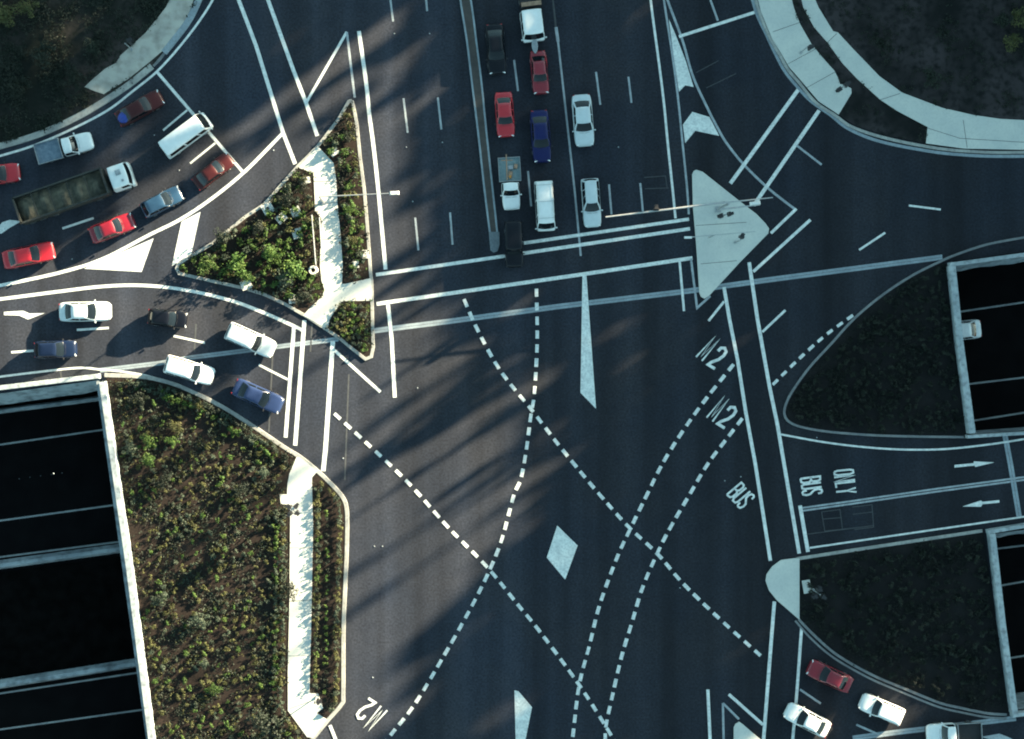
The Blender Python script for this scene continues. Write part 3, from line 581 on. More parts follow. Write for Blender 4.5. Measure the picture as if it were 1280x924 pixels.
along([(346, 640), (346, 752), (344, 841), (345, 895), (366, 924)], 0, 8.5, ['leaf_grey', 'leaf_green'], (.7, 1.1), lab3, g3)
g4 = 'two rows of shrubs in the narrow bed'; lab4 = 'small round shrub in the narrow bed between the footpath and the road'
along([(402, 604), (398, 620), (398, 656), (396, 793), (394, 860)], 0, 7, ['leaf_olive', 'leaf_grey', 'leaf_green'], (.75, 1.05), lab4, g4, .6)
along([(412, 612), (422, 626), (425, 640), (424, 700), (421, 783), (420, 868), (411, 888)], 0, 7, ['leaf_olive', 'leaf_grey'], (.75, 1.1), lab4, g4, .6)
along([(408, 640), (409, 700), (408, 783), (406, 868)], 0, 9, ['leaf_dark', 'leaf_green'], (.6, .8), lab4, g4, 1)
cover('ground_cover', G1, 9000, 'leaf_dark', .11, dens=.62, zmax=.25); cover('ground_cover', G1, 4200, 'leaf_olive', .085, dens=.35, zmax=.2); cover('ground_cover', G1, 2500, 'leaf_grey', .08, dens=.2, zmax=.3)
cover('ground_cover', G3, 4200, 'leaf_dark', .12, dens=.8, avoid=(PATH2,), zmax=.4); cover('ground_cover', G3, 2600, 'leaf_green', .10, dens=.35, avoid=(PATH2,), zmax=.5); cover('ground_cover', G2, 700, 'leaf_dark', .08, dens=.4)
g5 = 'shrubs on the triangular planted island'; lab5 = 'small leafy shrub on the planted island left of the main road'
SUB = [(410, 408), (424, 386), (430, 379), (463, 379), (463, 440), (457, 446), (441, 434), (426, 421)]
scatter(SUB, 42, 6.2, ['leaf_olive', 'leaf_grey', 'leaf_green'], (.7, 1.0), lab5, g5, edge=3)
scatter(G3, 105, 9.5, ['leaf_green', 'leaf_olive', 'leaf_grey', 'leaf_green'], (.9, 1.5), lab5, g5, edge=6, avoid=(PATH2, SUB))
g6 = 'shrubs in the shaded bed beside the bus ramp'; lab6 = 'dim small shrub in the shaded bed above the bus ramp'
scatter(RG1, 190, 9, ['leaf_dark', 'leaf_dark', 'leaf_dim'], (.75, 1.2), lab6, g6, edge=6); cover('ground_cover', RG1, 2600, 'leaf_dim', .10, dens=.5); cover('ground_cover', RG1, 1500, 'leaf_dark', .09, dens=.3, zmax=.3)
g7 = 'shrubs in the lower right shaded bed'; lab7 = 'dim small shrub in the shaded bed at lower right'
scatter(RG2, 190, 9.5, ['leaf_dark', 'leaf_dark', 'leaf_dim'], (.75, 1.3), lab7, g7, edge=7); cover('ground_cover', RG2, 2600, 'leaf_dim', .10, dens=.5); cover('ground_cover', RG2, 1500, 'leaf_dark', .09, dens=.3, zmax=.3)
cover('rough_grass', UL, 10000, 'leaf_dark', .11, dens=.42, avoid=(PUL,), z=.09, xr=(-60, 250), yr=(-60, 190), zmax=.3)
cover('rough_grass', UR, 9000, 'leaf_dark', .09, dens=.02, avoid=(PA, PB), z=.09, xr=(990, 1340), yr=(-60, 190), zmax=.3)
def bush(x, y, sc, m, label, sz=None): plant(BIG[m][random.randrange(3)], x, y, sc, label, None, name='bush', cat='bush', sz=sz)
for x, y, sc, m, label in (
    (186, 552, .62, 'leaf_green', 'bright green leafy bush near the top of the lower left bed'), (190, 574, .75, 'leaf_green', 'bright green bush just below its leafy twin in the lower left bed'), (163, 560, .6, 'leaf_grey', 'greyish bush beside the bright green bushes in the lower left bed'),
    (222, 535, .6, 'leaf_olive', 'yellow green bush in the upper middle of the lower left bed'), (248, 508, .45, 'leaf_olive', 'yellow tufted bush right behind the curved kerb'), (216, 552, .5, 'leaf_green', 'small green bush in the upper middle of the lower left bed'),
    (362, 737, .75, 'leaf_dark', 'dark bush leaning over the left edge of the long footpath'), (330, 905, 1.3, 'leaf_dark', 'large dark green bush at the foot of the long footpath'), (200, 748, .7, 'leaf_grey', 'grey green bush in the middle of the lower left bed by the parapet'),
    (250, 775, .75, 'leaf_grey', 'tall grey green bush in the lower part of the lower left bed'), (258, 829, .55, 'leaf_grey', 'pale grey bush in the lower part of the lower left bed'), (270, 859, .5, 'leaf_green', 'small green bush near the bottom of the lower left bed'),
    (175, 500, .7, 'leaf_dark', 'dark bush in the top corner of the lower left bed'), (205, 600, .8, 'leaf_dark', 'dark bush below the bright green ones in the lower left bed'), (300, 610, .7, 'leaf_dark', 'dark bush left of the footpath signal'), (332, 590, .6, 'leaf_grey', 'grey bush just below the curved kerb hedge'),
    (280, 300, .85, 'leaf_dark', 'dark bush by the curved kerb of the planted island'), (262, 333, .8, 'leaf_green', 'green bush near the left tip of the planted island'), (300, 330, .95, 'leaf_green', 'feathery green bush in the lower middle of the planted island'), (336, 318, .95, 'leaf_green', 'bright green bush among the pit covers of the planted island'),
    (372, 335, 1.15, 'leaf_green', 'tall feathery green tree like bush beside the handrail'), (360, 352, 1.0, 'leaf_grey', 'greyish bush below the tall feathery one on the planted island'), (322, 285, .8, 'leaf_dark', 'dark bush between the kerb and the pale pit covers'), (382, 372, .8, 'leaf_dark', 'dark bush next to the curved end of the island footpath'),
    (312, 345, .7, 'leaf_green', 'low green bush by the bottom kerb of the planted island'), (357, 250, .7, 'leaf_dark', 'dark bush left of the island footpath bend'), (378, 236, .6, 'leaf_dark', 'small dark bush left of the island footpath'), (436, 262, .5, 'leaf_green', 'light green bush right of the island footpath'),
    (438, 372, .01, 'leaf_green', ''), (442, 384, .35, 'leaf_green', 'bright green small bush in the island bed beside the crossing'), (437, 172, .5, 'leaf_dark', 'dark bush near the upper tip of the planted island'), (440, 300, .45, 'leaf_olive', 'olive bush between the island footpath and the kerb'),
    (12, 20, 1.3, 'leaf_olive', 'pale green bush in the upper left corner of the photograph'), (35, 14, .9, 'leaf_olive', 'smaller pale green bush beside the corner bush at upper left'), (120, 60, .9, 'leaf_dark', 'dark bush on the bank near the upper left footpath'), (60, 70, 1.1, 'leaf_dark', 'dark spreading bush in the middle of the upper left bank'),
    (30, 110, 1.0, 'leaf_dark', 'dark bush low on the upper left bank'), (92, 98, .9, 'leaf_dark', 'dark bush close to the end of the upper left footpath'), (1262, 55, .8, 'leaf_olive', 'pale flowering bush on the upper right bank'), (1250, 30, .9, 'leaf_dark', 'dark green bush near the upper right corner'),
    (1272, 25, .9, 'leaf_olive', 'olive bush in the upper right corner'), (1160, 100, .8, 'leaf_dark', 'dark bush on the upper right bank above the curved path'), (1100, 60, .8, 'leaf_dark', 'dark bush beside the narrow curved path at upper right')):
    if sc > .1: bush(x, y, sc, m, label)
finish_shrubs()
# pale pit covers in the island bed
def pit(x, y, w_, h_, rot, label, hole=False):
    t = bmesh.new(); p = P(x, y); R3 = Matrix.Rotation(rot, 3, 'Z')
    box(t, 0, 0, .09, w_, h_, .18); box(t, 0, 0, .19, w_*.72, h_*.72, .03)
    o = link_mesh('pit_cover', t, M['path']); o.location = (p.x, p.y, .1); o.rotation_euler = (0, 0, rot); tag(o, label, 'pit cover')
    if hole:
        b = bmesh.new(); box(b, 0, 0, .215, w_*.3, h_*.3, .02); link_mesh('lid', b, M['seal'], parent=o)
for a in ((335, 261, 1.05, 1.0, .5, 'pale square pit cover with a dark lid next to the island kerb', True), (352, 273, 1.0, .8, .7, 'brownish pale pit cover left of the two others in the island bed'), (370, 265, .95, .9, .45, 'bluish pit cover nearest the island footpath'),
          (372, 292, .95, .95, .3, 'bright white pit cover with a dark crack below the bluish one', True), (418, 190, .85, .7, .6, 'pale pit cover right of the top end of the island footpath'), (382, 226, .9, .6, .2, 'whitish pit cover left of the island footpath bend'),
          (308, 356, 1.0, .9, .4, 'white pit cover straddling the lower island kerb'), (365, 374, .6, .9, .1, 'small bluish pit cover near the lower island kerb'), (445, 331, .55, .65, .1, 'small upright pale box right of the island footpath'), (457, 318, .6, .8, 0, 'pale box against the right island kerb'),
          (1008, 733, .75, 1.25, .18, 'pale rectangular slab in the dark bed beside the concrete nose')): pit(*a)
bm = bmesh.new()
for i in range(24):
    a0, a1 = 2*math.pi*i/24, 2*math.pi*(i+1)/24
    for r0, r1, z0, z1 in ((.22, .42, .4, .4), (.42, .46, .4, 0), (.20, .22, 0, .4)):
        q = [(r0*math.cos(a0), r0*math.sin(a0), z0), (r1*math.cos(a0), r1*math.sin(a0), z1), (r1*math.cos(a1), r1*math.sin(a1), z1), (r0*math.cos(a1), r0*math.sin(a1), z0)]
        bm.faces.new([bm.verts.new(v) for v in q])
o = link_mesh('concrete_ring', bm, M['path']); p = P(392, 338); o.location = (p.x, p.y, .1); tag(o, 'white round concrete ring at the left edge of the island footpath', 'ring')

# ------------------------------------------------------------------ street furniture
def signal(x, y, rz, label, heads=2, hgt=3.6, z=.14):
    p = P(x, y); t = thing('traffic_signal', label, 'traffic light', (p.x, p.y, z), rz)
    b = bmesh.new(); tube(b, (0, 0, 0), (0, 0, hgt), .06, .05); tube(b, (0, 0, 0), (0, 0, .12), .14); link_mesh('post', b, M['galv'], t)
    for k in range(heads):
        a = k*math.pi*2/max(2, heads)+(.5 if heads > 2 else 0); d = Vector((math.cos(a), math.sin(a), 0)); R3 = Matrix.Rotation(a, 3, 'Z')
        b = bmesh.new(); c = d*.38; box(b, c.x, c.y, hgt-.55, .22, .42, 1.05, R3); box(b, d.x*.2, d.y*.2, hgt-.3, .3, .06, .06, R3)
        hd = link_mesh('signal_head', b, M['black'], t)
        for j, lm in enumerate(('lens_red', 'lens_amber', 'lens_green')):
            q = bmesh.new(); cc = d*.49; zz = hgt-.2-j*.33; tube(q, (cc.x, cc.y, zz), (cc.x+d.x*.03, cc.y+d.y*.03, zz), .11, n=12); link_mesh('lens', q, M[lm], hd)
            q = bmesh.new(); box(q, cc.x+d.x*.12, cc.y+d.y*.12, zz+.13, .26, .28, .025, R3); link_mesh('visor', q, M['black'], hd)
    return t
signal(371, 633, .4, 'cluster of black signal heads on a post beside the long footpath', 4)
signal(396, 871, .3, 'single signal post on the notch of the long footpath', 1, 3.0)
signal(165, 62, .7, 'dark signal post on the upper left footpath', 1, 3.0, .12)
signal(1001, 66, .2, 'signal post in the middle of the wide upper right footpath', 1, 2.6, .12)
signal(1046, 114, .6, 'signal post on the rounded end of the upper right footpath', 2, 2.8, .12)
signal(1016, 737, 1.0, 'traffic signal in the dark bed beside the pale slab', 3, 3.0, .1)
signal(900, 272, .2, 'dark two headed signal on the concrete triangle island', 2, 3.4)
signal(919, 303, 1.1, 'signal post near the right corner of the concrete triangle island', 1, 2.8)
# mast arm gantry
p0 = P(897, 262); t = thing('signal_gantry', 'long mast arm over the main road standing on the concrete triangle island', 'gantry', (p0.x, p0.y, .14))
def loc(x, y, z): v = P(x, y, z); return (v.x-p0.x, v.y-p0.y, z-.14)
b = bmesh.new(); tube(b, (0, 0, 0), (0, 0, 6.2), .15, .11, 12); box(b, 0, 0, .04, .6, .6, .08); link_mesh('post', b, M['galv'], t)
b = bmesh.new(); tube(b, loc(906, 253, 6.0), loc(757, 271.5, 6.0), .11, .07, 10); link_mesh('mast_arm', b, M['galv'], t)
b = bmesh.new(); tube(b, loc(900, 254, 6.2), loc(966, 247, 6.4), .07, .05, 10); tube(b, loc(900, 262, 6.0), loc(950, 256, 6.0), .09, .06, 10); link_mesh('side_arm', b, M['galv'], t)
b = bmesh.new(); q = Vector(loc(944, 254, 6.1)); box(b, q.x, q.y, q.z, 1.0, .35, .16, Matrix.Rotation(.12, 3, 'Z'), .7); link_mesh('lamp_head', b, M['lamp_glass'], t)
for (x, y) in ((820, 262),):
    b = bmesh.new(); q = Vector(loc(x, y, 5.7)); box(b, q.x, q.y, q.z, .42, .26, 1.1); box(b, q.x, q.y, q.z+.1, .62, .03, 1.35); hd = link_mesh('signal_head', b, M['black'], t)
    for j, lm in enumerate(('lens_red', 'lens_amber', 'lens_green')):
        b = bmesh.new(); tube(b, (q.x, q.y+.13, q.z+.36-j*.35), (q.x, q.y+.17, q.z+.36-j*.35), .12, n=12); link_mesh('lens', b, M[lm], hd)
        b = bmesh.new(); box(b, q.x, q.y+.28, q.z+.5-j*.35, .28, .3, .03); link_mesh('visor', b, M['black'], hd)
p1 = P(886, 297); t = thing('arm_signal', 'thin pale horizontal arm across the concrete triangle island', 'signal arm', (p1.x, p1.y, .14))
def loc1(x, y, z): v = P(x, y, z); return (v.x-p1.x, v.y-p1.y, z-.14)
b = bmesh.new(); tube(b, (0, 0, 0), (0, 0, 3.4), .06, .05); link_mesh('post', b, M['galv'], t)
b = bmesh.new(); tube(b, loc1(858, 297, 3.4), loc1(944, 289.5, 3.4), .045, .035, 8); link_mesh('arm', b, M['galv'], t)
b = bmesh.new(); q = Vector(loc1(860, 297, 3.3)); box(b, q.x, q.y, q.z, .7, .2, .3); link_mesh('lantern', b, M['lamp_glass'], t)
# street lamp
HL = 9.0; p2 = P(404, 252); t = thing('street_lamp', 'tall street lamp on the island footpath with its arm over the road', 'street lamp', (p2.x, p2.y, .14))
def loc2(x, y, z): v = P(x, y, z); return (v.x-p2.x, v.y-p2.y, z-.14)
b = bmesh.new(); top = loc2(399, 246, HL); tube(b, (0, 0, 0), top, .11, .06, 12); box(b, 0, 0, .05, .45, .45, .1); link_mesh('pole', b, M['galv'], t)
b = bmesh.new(); tube(b, top, loc2(486, 241.8, HL+.25), .05, .035, 8); link_mesh('arm', b, M['galv'], t)
b = bmesh.new(); q = Vector(loc2(493, 241.3, HL+.25)); box(b, q.x, q.y, q.z, .85, .32, .14, Matrix.Rotation(.05, 3, 'Z'), .75); lh = link_mesh('lamp_head', b, M['lamp_glass'], t)
b = bmesh.new(); box(b, q.x+.05, q.y, q.z-.1, .45, .24, .06); link_mesh('diffuser', b, M['lens_white'], lh)
# handrails
for x0, y0, x1, y1, label in ((391, 270, 396, 332, 'long steel handrail on the left edge of the island footpath'), (400.5, 273, 404, 326, 'shorter steel handrail on the island footpath')):
    a, b_ = P(x0, y0), P(x1, y1); t = thing('handrail', label, 'handrail', (a.x, a.y, .14)); d = b_-a; n = 7
    q = bmesh.new(); tube(q, (0, 0, 1.0), (d.x, d.y, 1.0), .035, n=8); link_mesh('rail', q, M['galv'], t)
    q = bmesh.new(); tube(q, (0, 0, .55), (d.x, d.y, .55), .025, n=8); link_mesh('rail', q, M['galv'], t)
    for i in range(n):
        q = bmesh.new(); tube(q, (d.x*i/(n-1), d.y*i/(n-1), 0), (d.x*i/(n-1), d.y*i/(n-1), 1.0), .03, n=8); link_mesh('post', q, M['galv'], t)

# ------------------------------------------------------------------ vehicles (x forward)
def ring_pts(xr, xf, wr, wf, bowf, bowr, bulge=.02):
    """rounded plan outline, from rear-left round the front: list of (x, y, tag)"""
    out = []
    nF = 8; nS = 8
    for i in range(nF+1):                      # front, left (+y) to right
        y = 1-2*i/nF; out.append((xf-bowf*abs(y)**2.4, wf*y))
    for i in range(1, nS):                     # right side, front to rear
        t = i/nS; x = (xf-bowf)+(xr+bowr-(xf-bowf))*t; out.append((x, -(wf+(wr-wf)*t)-bulge*math.sin(math.pi*t)))
    for i in range(nF+1):
        y = -1+2*i/nF; out.append((xr+bowr*abs(y)**2.4, wr*y))
    for i in range(1, nS):
        t = i/nS; x = (xr+bowr)+(xf-bowf-(xr+bowr))*t; out.append((x, (wr+(wf-wr)*t)+bulge*math.sin(math.pi*t)))
    return out
NF, NS = 8, 8
def body_bm(L, W, prof, belt):
    """lower body: stations (x/L, half width factor, top z, bottom z)"""
    bm = bmesh.new(); rows = []
    for (sx, k, zt, zb) in prof:
        w_ = W/2*k; x = sx*L; row = []
        sec = [(0, zb), (.80, zb), (.95, zb+.06), (1.0, zb+(zt-zb)*.35), (1.0, zb+(zt-zb)*.62), (.965, zt-.10), (.90, zt-.03), (.70, zt), (.35, zt+.02), (0, zt+.03)]
        for (a, z) in sec: row.append(bm.verts.new((x, a*w_, z)))
        for (a, z) in sec[-2:0:-1]: row.append(bm.verts.new((x, -a*w_, z)))
        rows.append(row)
    n = len(rows[0])
    for i in range(len(rows)-1):
        for j in range(n): bm.faces.new((rows[i][j], rows[i][(j+1) % n], rows[i+1][(j+1) % n], rows[i+1][j]))
    bm.faces.new(rows[0]); bm.faces.new(rows[-1][::-1])
    bmesh.ops.recalc_face_normals(bm, faces=bm.faces)
    return bm
def subsurf(o, lv=1):
    m = o.modifiers.new('s', 'SUBSURF'); m.levels = lv; m.render_levels = lv
def wheel(t, x, y, r=.31, w_=.2):
    b = bmesh.new(); tube(b, (x, y-w_/2, r), (x, y+w_/2, r), r, n=20); wh = link_mesh('wheel', b, M['rubber'], t)
    b = bmesh.new(); s = 1 if y > 0 else -1; tube(b, (x, y+s*w_/2, r), (x, y+s*(w_/2+.012), r), r*.62, n=16); link_mesh('rim', b, M['rim'], wh)
def cabin(t, L, W, g, paint, zb, zr, glass_rear=True):
    """g: xr0,xr1 (rear base/roof), xf1,xf0 (front roof/base) as fractions; wb, wr half-width factors"""
    r0 = ring_pts(g['xr0']*L, g['xf0']*L, W/2*g.get('wb', .9)*g.get('kr', .96), W/2*g.get('wb', .9), .16, .10, .03)
    r1 = ring_pts(g['xr1']*L, g['xf1']*L, W/2*g.get('wr', .70)*g.get('kr', .97), W/2*g.get('wr', .70), .07, .05, .01)
    bm = bmesh.new(); rows = []
    def at(i, v):
        a, b = r0[i], r1[i]; bl = .035*math.sin(math.pi*v)
        x = a[0]+(b[0]-a[0])*v; y = a[1]+(b[1]-a[1])*v; z = zb+(zr-zb)*v
        l = math.hypot(x, y) or 1
        return Vector((x, y+bl*(1 if y > 0 else -1)*min(1, abs(y)*1.5), z+bl*.5))
    n = len(r0)
    for v in (0, .25, .5, .75, 1): rows.append([bm.verts.new(at(i, v)) for i in range(n)])
    cx = (g['xr1']+g['xf1'])/2*L
    for k, dz in ((.93, .035), (.6, .065), (.2, .08)): rows.append([bm.verts.new((cx+(p[0]-cx)*k, p[1]*k, zr+dz)) for p in r1])
    for a, b in zip(rows[:-1], rows[1:]):
        for j in range(n): bm.faces.new((a[j], a[(j+1) % n], b[(j+1) % n], b[j]))
    bm.faces.new(rows[-1]); bmesh.ops.recalc_face_normals(bm, faces=bm.faces)
    cab = link_mesh('cabin', bm, paint, t, smooth=True)
    def pane(name, i0, i1, v0, v1, par, m='glass', push=.012, f0=0., f1=0.):
        b = bmesh.new(); K = (i1-i0)
        grid = []
        for v in (v0, (v0+v1)/2, v1):
            row = []
            for ii in range(K+1):
                s = i0+f0+(K-f0-f1)*ii/K; lo = int(math.floor(s)); fr = s-lo
                p = at(lo % n, v).lerp(at((lo+1) % n, v), fr) if fr > 1e-5 else at(lo % n, v)
                row.append(p)
            grid.append(row)
        c = Vector((cx, 0, (zb+zr)/2-.3)); V = []
        for ri in range(3):
            rw = []
            for ii in range(K+1):
                p = grid[ri][ii]; a = grid[min(2, ri+1)][ii]-grid[max(0, ri-1)][ii]; d = grid[ri][min(K, ii+1)]-grid[ri][max(0, ii-1)]
                nr = a.cross(d).normalized()
                if nr.dot(p-c) < 0: nr = -nr
                rw.append((b.verts.new(p+nr*push), b.verts.new(p-nr*.01)))
            V.append(rw)
        for ri in range(2):
            for ii in range(K):
                b.faces.new([V[ri][ii][0], V[ri][ii+1][0], V[ri+1][ii+1][0], V[ri+1][ii][0]])
        bd = [V[0][i] for i in range(K+1)]+[V[1][K]]+[V[2][i] for i in range(K, -1, -1)]+[V[1][0]]
        for q, r in zip(bd, bd[1:]+bd[:1]): b.faces.new([q[0], q[1], r[1], r[0]])
        bmesh.ops.recalc_face_normals(b, faces=b.faces)
        return link_mesh(name, b, M[m], par, smooth=False)
    pane('windscreen', 0, NF, g.get('wv0', .05), g.get('wv1', .94), t, f0=.35, f1=.35)
    if glass_rear: pane('rear_window', NF+NS, NF+NS+NF, g.get('rv0', .10), .90, t, f0=.5, f1=.5)
    for s0 in (NF, NF+NS+NF):
        spl = g.get('split', (0.5, 3.9, 4.2, 7.5))
        for a, b_ in zip(spl[::2], spl[1::2]):
            aa, bb = (a, b_) if s0 == NF else (NS-b_, NS-a)
            i0 = int(math.floor(aa)); i1 = int(math.ceil(bb))
            pane('side_window', s0+i0, s0+i1, .14, .86, t, f0=aa-i0, f1=i1-bb)
    return cab
TYPES = {
 'sedan': dict(L=4.75, W=1.86, h=1.40, prof=[(-.5, .66, .72, .42), (-.49, .82, .84, .34), (-.465, .93, .92, .26), (-.36, 1, .96, .22), (-.2, 1, .97, .22), (0, 1, .96, .22), (.2, 1, .95, .22), (.32, .99, .90, .22), (.41, .965, .85, .24), (.46, .90, .79, .26), (.487, .79, .70, .32), (.5, .60, .60, .40)],
    g=dict(xr0=-.385, xr1=-.225, xf1=.075, xf0=.235, wb=.90, wr=.70)),
 'hatch': dict(L=4.0, W=1.72, h=1.40, prof=[(-.5, .72, .74, .42), (-.49, .86, .88, .34), (-.465, .95, .95, .26), (-.36, 1, .96, .22), (-.2, 1, .96, .22), (0, 1, .96, .22), (.2, 1, .95, .22), (.32, .99, .90, .22), (.41, .96, .84, .24), (.46, .89, .78, .26), (.487, .78, .70, .32), (.5, .60, .60, .40)],
    g=dict(xr0=-.478, xr1=-.36, xf1=.06, xf0=.235, wb=.90, wr=.73)),
 'wagon': dict(L=4.75, W=1.86, h=1.46, prof=[(-.5, .86, .80, .40), (-.49, .95, .92, .32), (-.46, .99, .95, .25), (-.36, 1, .96, .22), (-.2, 1, .96, .22), (0, 1, .96, .22), (.2, 1, .95, .22), (.32, .99, .90, .22), (.41, .965, .85, .24), (.46, .90, .79, .26), (.487, .79, .70, .32), (.5, .60, .60, .40)],
    g=dict(xr0=-.488, xr1=-.44, xf1=.09, xf0=.235, wb=.92, wr=.76, kr=1.0, split=(.5, 2.8, 3.0, 5.0, 5.2, 7.6))),
 'van': dict(L=4.9, W=1.78, h=1.95, prof=[(-.5, .92, .95, .40), (-.495, .98, 1.02, .30), (-.46, 1, 1.05, .25), (-.2, 1, 1.05, .24), (.1, 1, 1.05, .24), (.38, 1, 1.04, .24), (.45, .98, 1.0, .24), (.485, .94, .92, .28), (.5, .86, .74, .36)],
    g=dict(xr0=-.494, xr1=-.475, xf1=.36, xf0=.47, wb=.95, wr=.84, kr=1.0, split=(.3, 1.6, 1.9, 4.4, 4.7, 7.6))),
 'cab': dict(L=4.9, W=1.76, h=1.5, prof=[(-.04, .97, .98, .3), (0.0, 1, .98, .28), (.1, 1, .98, .26), (.2, 1, .97, .26), (.32, .99, .94, .26), (.41, .965, .90, .28), (.46, .91, .84, .3), (.487, .80, .74, .36), (.5, .62, .62, .42)],
    g=dict(xr0=-.035, xr1=-.01, xf1=.14, xf0=.245, wb=.92, wr=.76, kr=1.0, split=(.7, 7.2))),
}
def vehicle(name, label, px, py, heading, col, kind, Lm_=None, Wm=None, z0=0.0, extras=(), zp=.9, cat='car', group=None, **gk):
    T = TYPES[kind]; L = Lm_ or T['L']; W = Wm or T['W']; p = P(px, py, z0+zp)
    t = thing(name, label, cat, (p.x, p.y, z0), math.radians(heading), group); paint = CARP[col]
    bo = link_mesh('body', body_bm(L, W, T['prof'], .95), paint, t, smooth=True); subsurf(bo)
    g = dict(T['g']); g.update(gk); zb = T['prof'][4][2]-.03
    cab = cabin(t, L, W, g, paint, zb, gk.get('h', T['h']))
    fx = .30*L; rx = -.30*L
    for x in ((fx, rx)): 
        for s in (-1, 1): wheel(t, x, s*(W/2-.105))
    for s in (-1, 1):
        b = bmesh.new(); box(b, L*.472, s*W*.335, .68, .10, .32, .15, Matrix.Rotation(-s*.42, 3, 'Z')); link_mesh('headlight', b, M['lens_white'], t)
        b = bmesh.new(); box(b, g['xf0']*L-.12, s*(W/2+.07), 1.0, .12, .2, .14, taper=.8); link_mesh('mirror', b, paint if col in ('white', 'silver') else M['black'], t)
        if kind != 'cab':
            b = bmesh.new(); box(b, -L*.482, s*W*.34, .78, .07, .28, .14, Matrix.Rotation(s*.30, 3, 'Z')); link_mesh('tail_light', b, M['lens_red'], t)
    bc = M['black'] if col in ('black', 'red') or kind in ('van', 'cab') else paint
    b = bmesh.new(); box(b, L*.5-.06, 0, .45, .16, W*.66, .2, taper=.9); link_mesh('bumper', b, bc, t)
    if kind != 'cab':
        b = bmesh.new(); box(b, -L*.5+.05, 0, .47, .14, W*.72, .2, taper=.9); link_mesh('bumper', b, bc, t)
    # bonnet shut line and wipers
    if kind != 'van':
        b = bmesh.new(); x0 = g['xf0']*L+.10
        for s in (-1, 1): tube(b, (x0+.02, s*.05, zb+.065), (x0-.04, s*.52, zb+.075), .012, n=5)
        link_mesh('wiper', b, M['black'], t)
    return t, L, W
CQ = 'cars waiting in the upper left queue'; CM = 'cars waiting on the main road'; CL = 'cars on the lower left road'; CR = 'cars at the lower right corner'
vehicle('red_car', 'bright red car cut by the left edge above the long truck', -5, 218, 7, 'red', 'sedan', 4.5, group=CQ)
vehicle('maroon_convertible', 'maroon car with a blue patch at its rear, nearest the upper left kerb', 174, 135, 29, 'maroon', 'sedan', 4.8, 1.75, group=CQ)
vehicle('maroon_car', 'dark maroon sedan stopped at the line behind the white minibus lane', 266, 214, 38, 'maroon', 'sedan', 4.3, 1.62, group=CQ)
vehicle('blue_car', 'steel blue sedan between the dark maroon and the red sedan', 202, 252, 27, 'blue', 'hatch', 4.1, 1.68, group=CQ)
vehicle('red_car', 'crimson sedan ahead of the white road triangle in the queue', 139.5, 285, 21, 'crimson', 'sedan', 4.4, 1.75, group=CQ)
vehicle('red_car', 'bright red sedan with a shining windscreen low at the left edge', 35, 319, 12, 'red', 'sedan', 5.0, 1.85, group=CQ)
vehicle('white_car', 'pale white sedan beside the turn arrow in the lower left lane', 105.5, 389.5, 1, 'silver', 'sedan', 4.95, 1.9, group=CL)
vehicle('black_car', 'small black hatchback with lit headlamps in the lower left road', 209, 398, -6, 'black', 'hatch', 3.75, 1.65, group=CL)
vehicle('blue_car', 'dark blue sedan beside the lane dash at the lower left edge', 68.5, 437, 2, 'darkblue', 'hatch', 4.0, 1.68, group=CL)
vehicle('white_wagon', 'bright white station wagon next to the curved kerb', 236, 463, -16, 'white', 'wagon', 4.75, 1.85, group=CL)
vehicle('blue_car', 'violet blue sedan first at the stop line by the curved kerb', 322, 495.5, -24, 'violet', 'sedan', 4.95, 1.85, group=CL)
vehicle('black_car', 'black sedan at the top of the main road beside the brick median', 620, 61, -86, 'black', 'sedan', 4.8, 1.8, group=CM)
vehicle('red_car', 'small red car with a dark roof behind the blue sedan', 674.5, 90, -85, 'crimson', 'sedan', 4.1, 1.6, group=CM)
vehicle('red_car', 'red sedan with a bright rear window beside the brick median', 631, 143, -86, 'red', 'sedan', 4.3, 1.75, group=CM)
vehicle('navy_car', 'deep blue sedan behind the long white van', 676, 170, -86, 'navy', 'sedan', 5.0, 1.8, group=CM)
vehicle('white_car', 'pale white sedan alone right of the solid lane line', 729, 150, -85.5, 'silver', 'sedan', 4.95, 1.92, group=CM)
vehicle('red_car', 'crimson sedan leading the lower right queue', 1038, 846, 155, 'crimson', 'sedan', 4.4, 1.75, group=CR)
vehicle('white_car', 'white hatchback behind the crimson sedan at lower right', 1103, 887.5, 157, 'white', 'wagon', 4.3, 1.78, group=CR)
vehicle('white_car', 'white sedan crossing the lane line at the lower edge', 1010, 901, 153, 'white', 'sedan', 4.5, 1.78, group=CR)
vehicle('white_car', 'white car on the sunken right carriageway, half hidden by the parapet', 1199, 413.5, 186, 'white', 'sedan', 4.5, 1.95, z0=ZM, group=None)
# vans and minibuses
def rails(t, L, W, z, n=3):
    b = bmesh.new()
    for s in (-1, 1): tube(b, (-.44*L, s*W*.40, z), (.30*L, s*W*.40, z), .025, n=6)
    for k in range(n): x = -.40*L+.66*L*k/(n-1); tube(b, (x, -W*.42, z), (x, W*.42, z), .022, n=6)
    link_mesh('roof_rack', b, M['galv'], t)
t, L, W = vehicle('white_minibus', 'long white minibus across the upper left stop line', 231, 168, 36.5, 'white', 'van', 5.3, 1.85, cat='van', h=2.1, zp=1.5)
t, L, W = vehicle('white_van', 'long white van with roof bars behind the double stop lines', 681.5, 257, -86.5, 'white', 'van', 4.8, 1.8, cat='van', zp=1.4, h=1.95); rails(t, L, W, 2.06, 3)
t, L, W = vehicle('pale_van', 'pale blue white utility with canopy under the mast arm tip', 739.5, 253, -86, 'silver', 'wagon', 4.65, 1.75, cat='utility', zp=1.1, h=1.55, wr=.58, xf1=.02, xf0=.20)
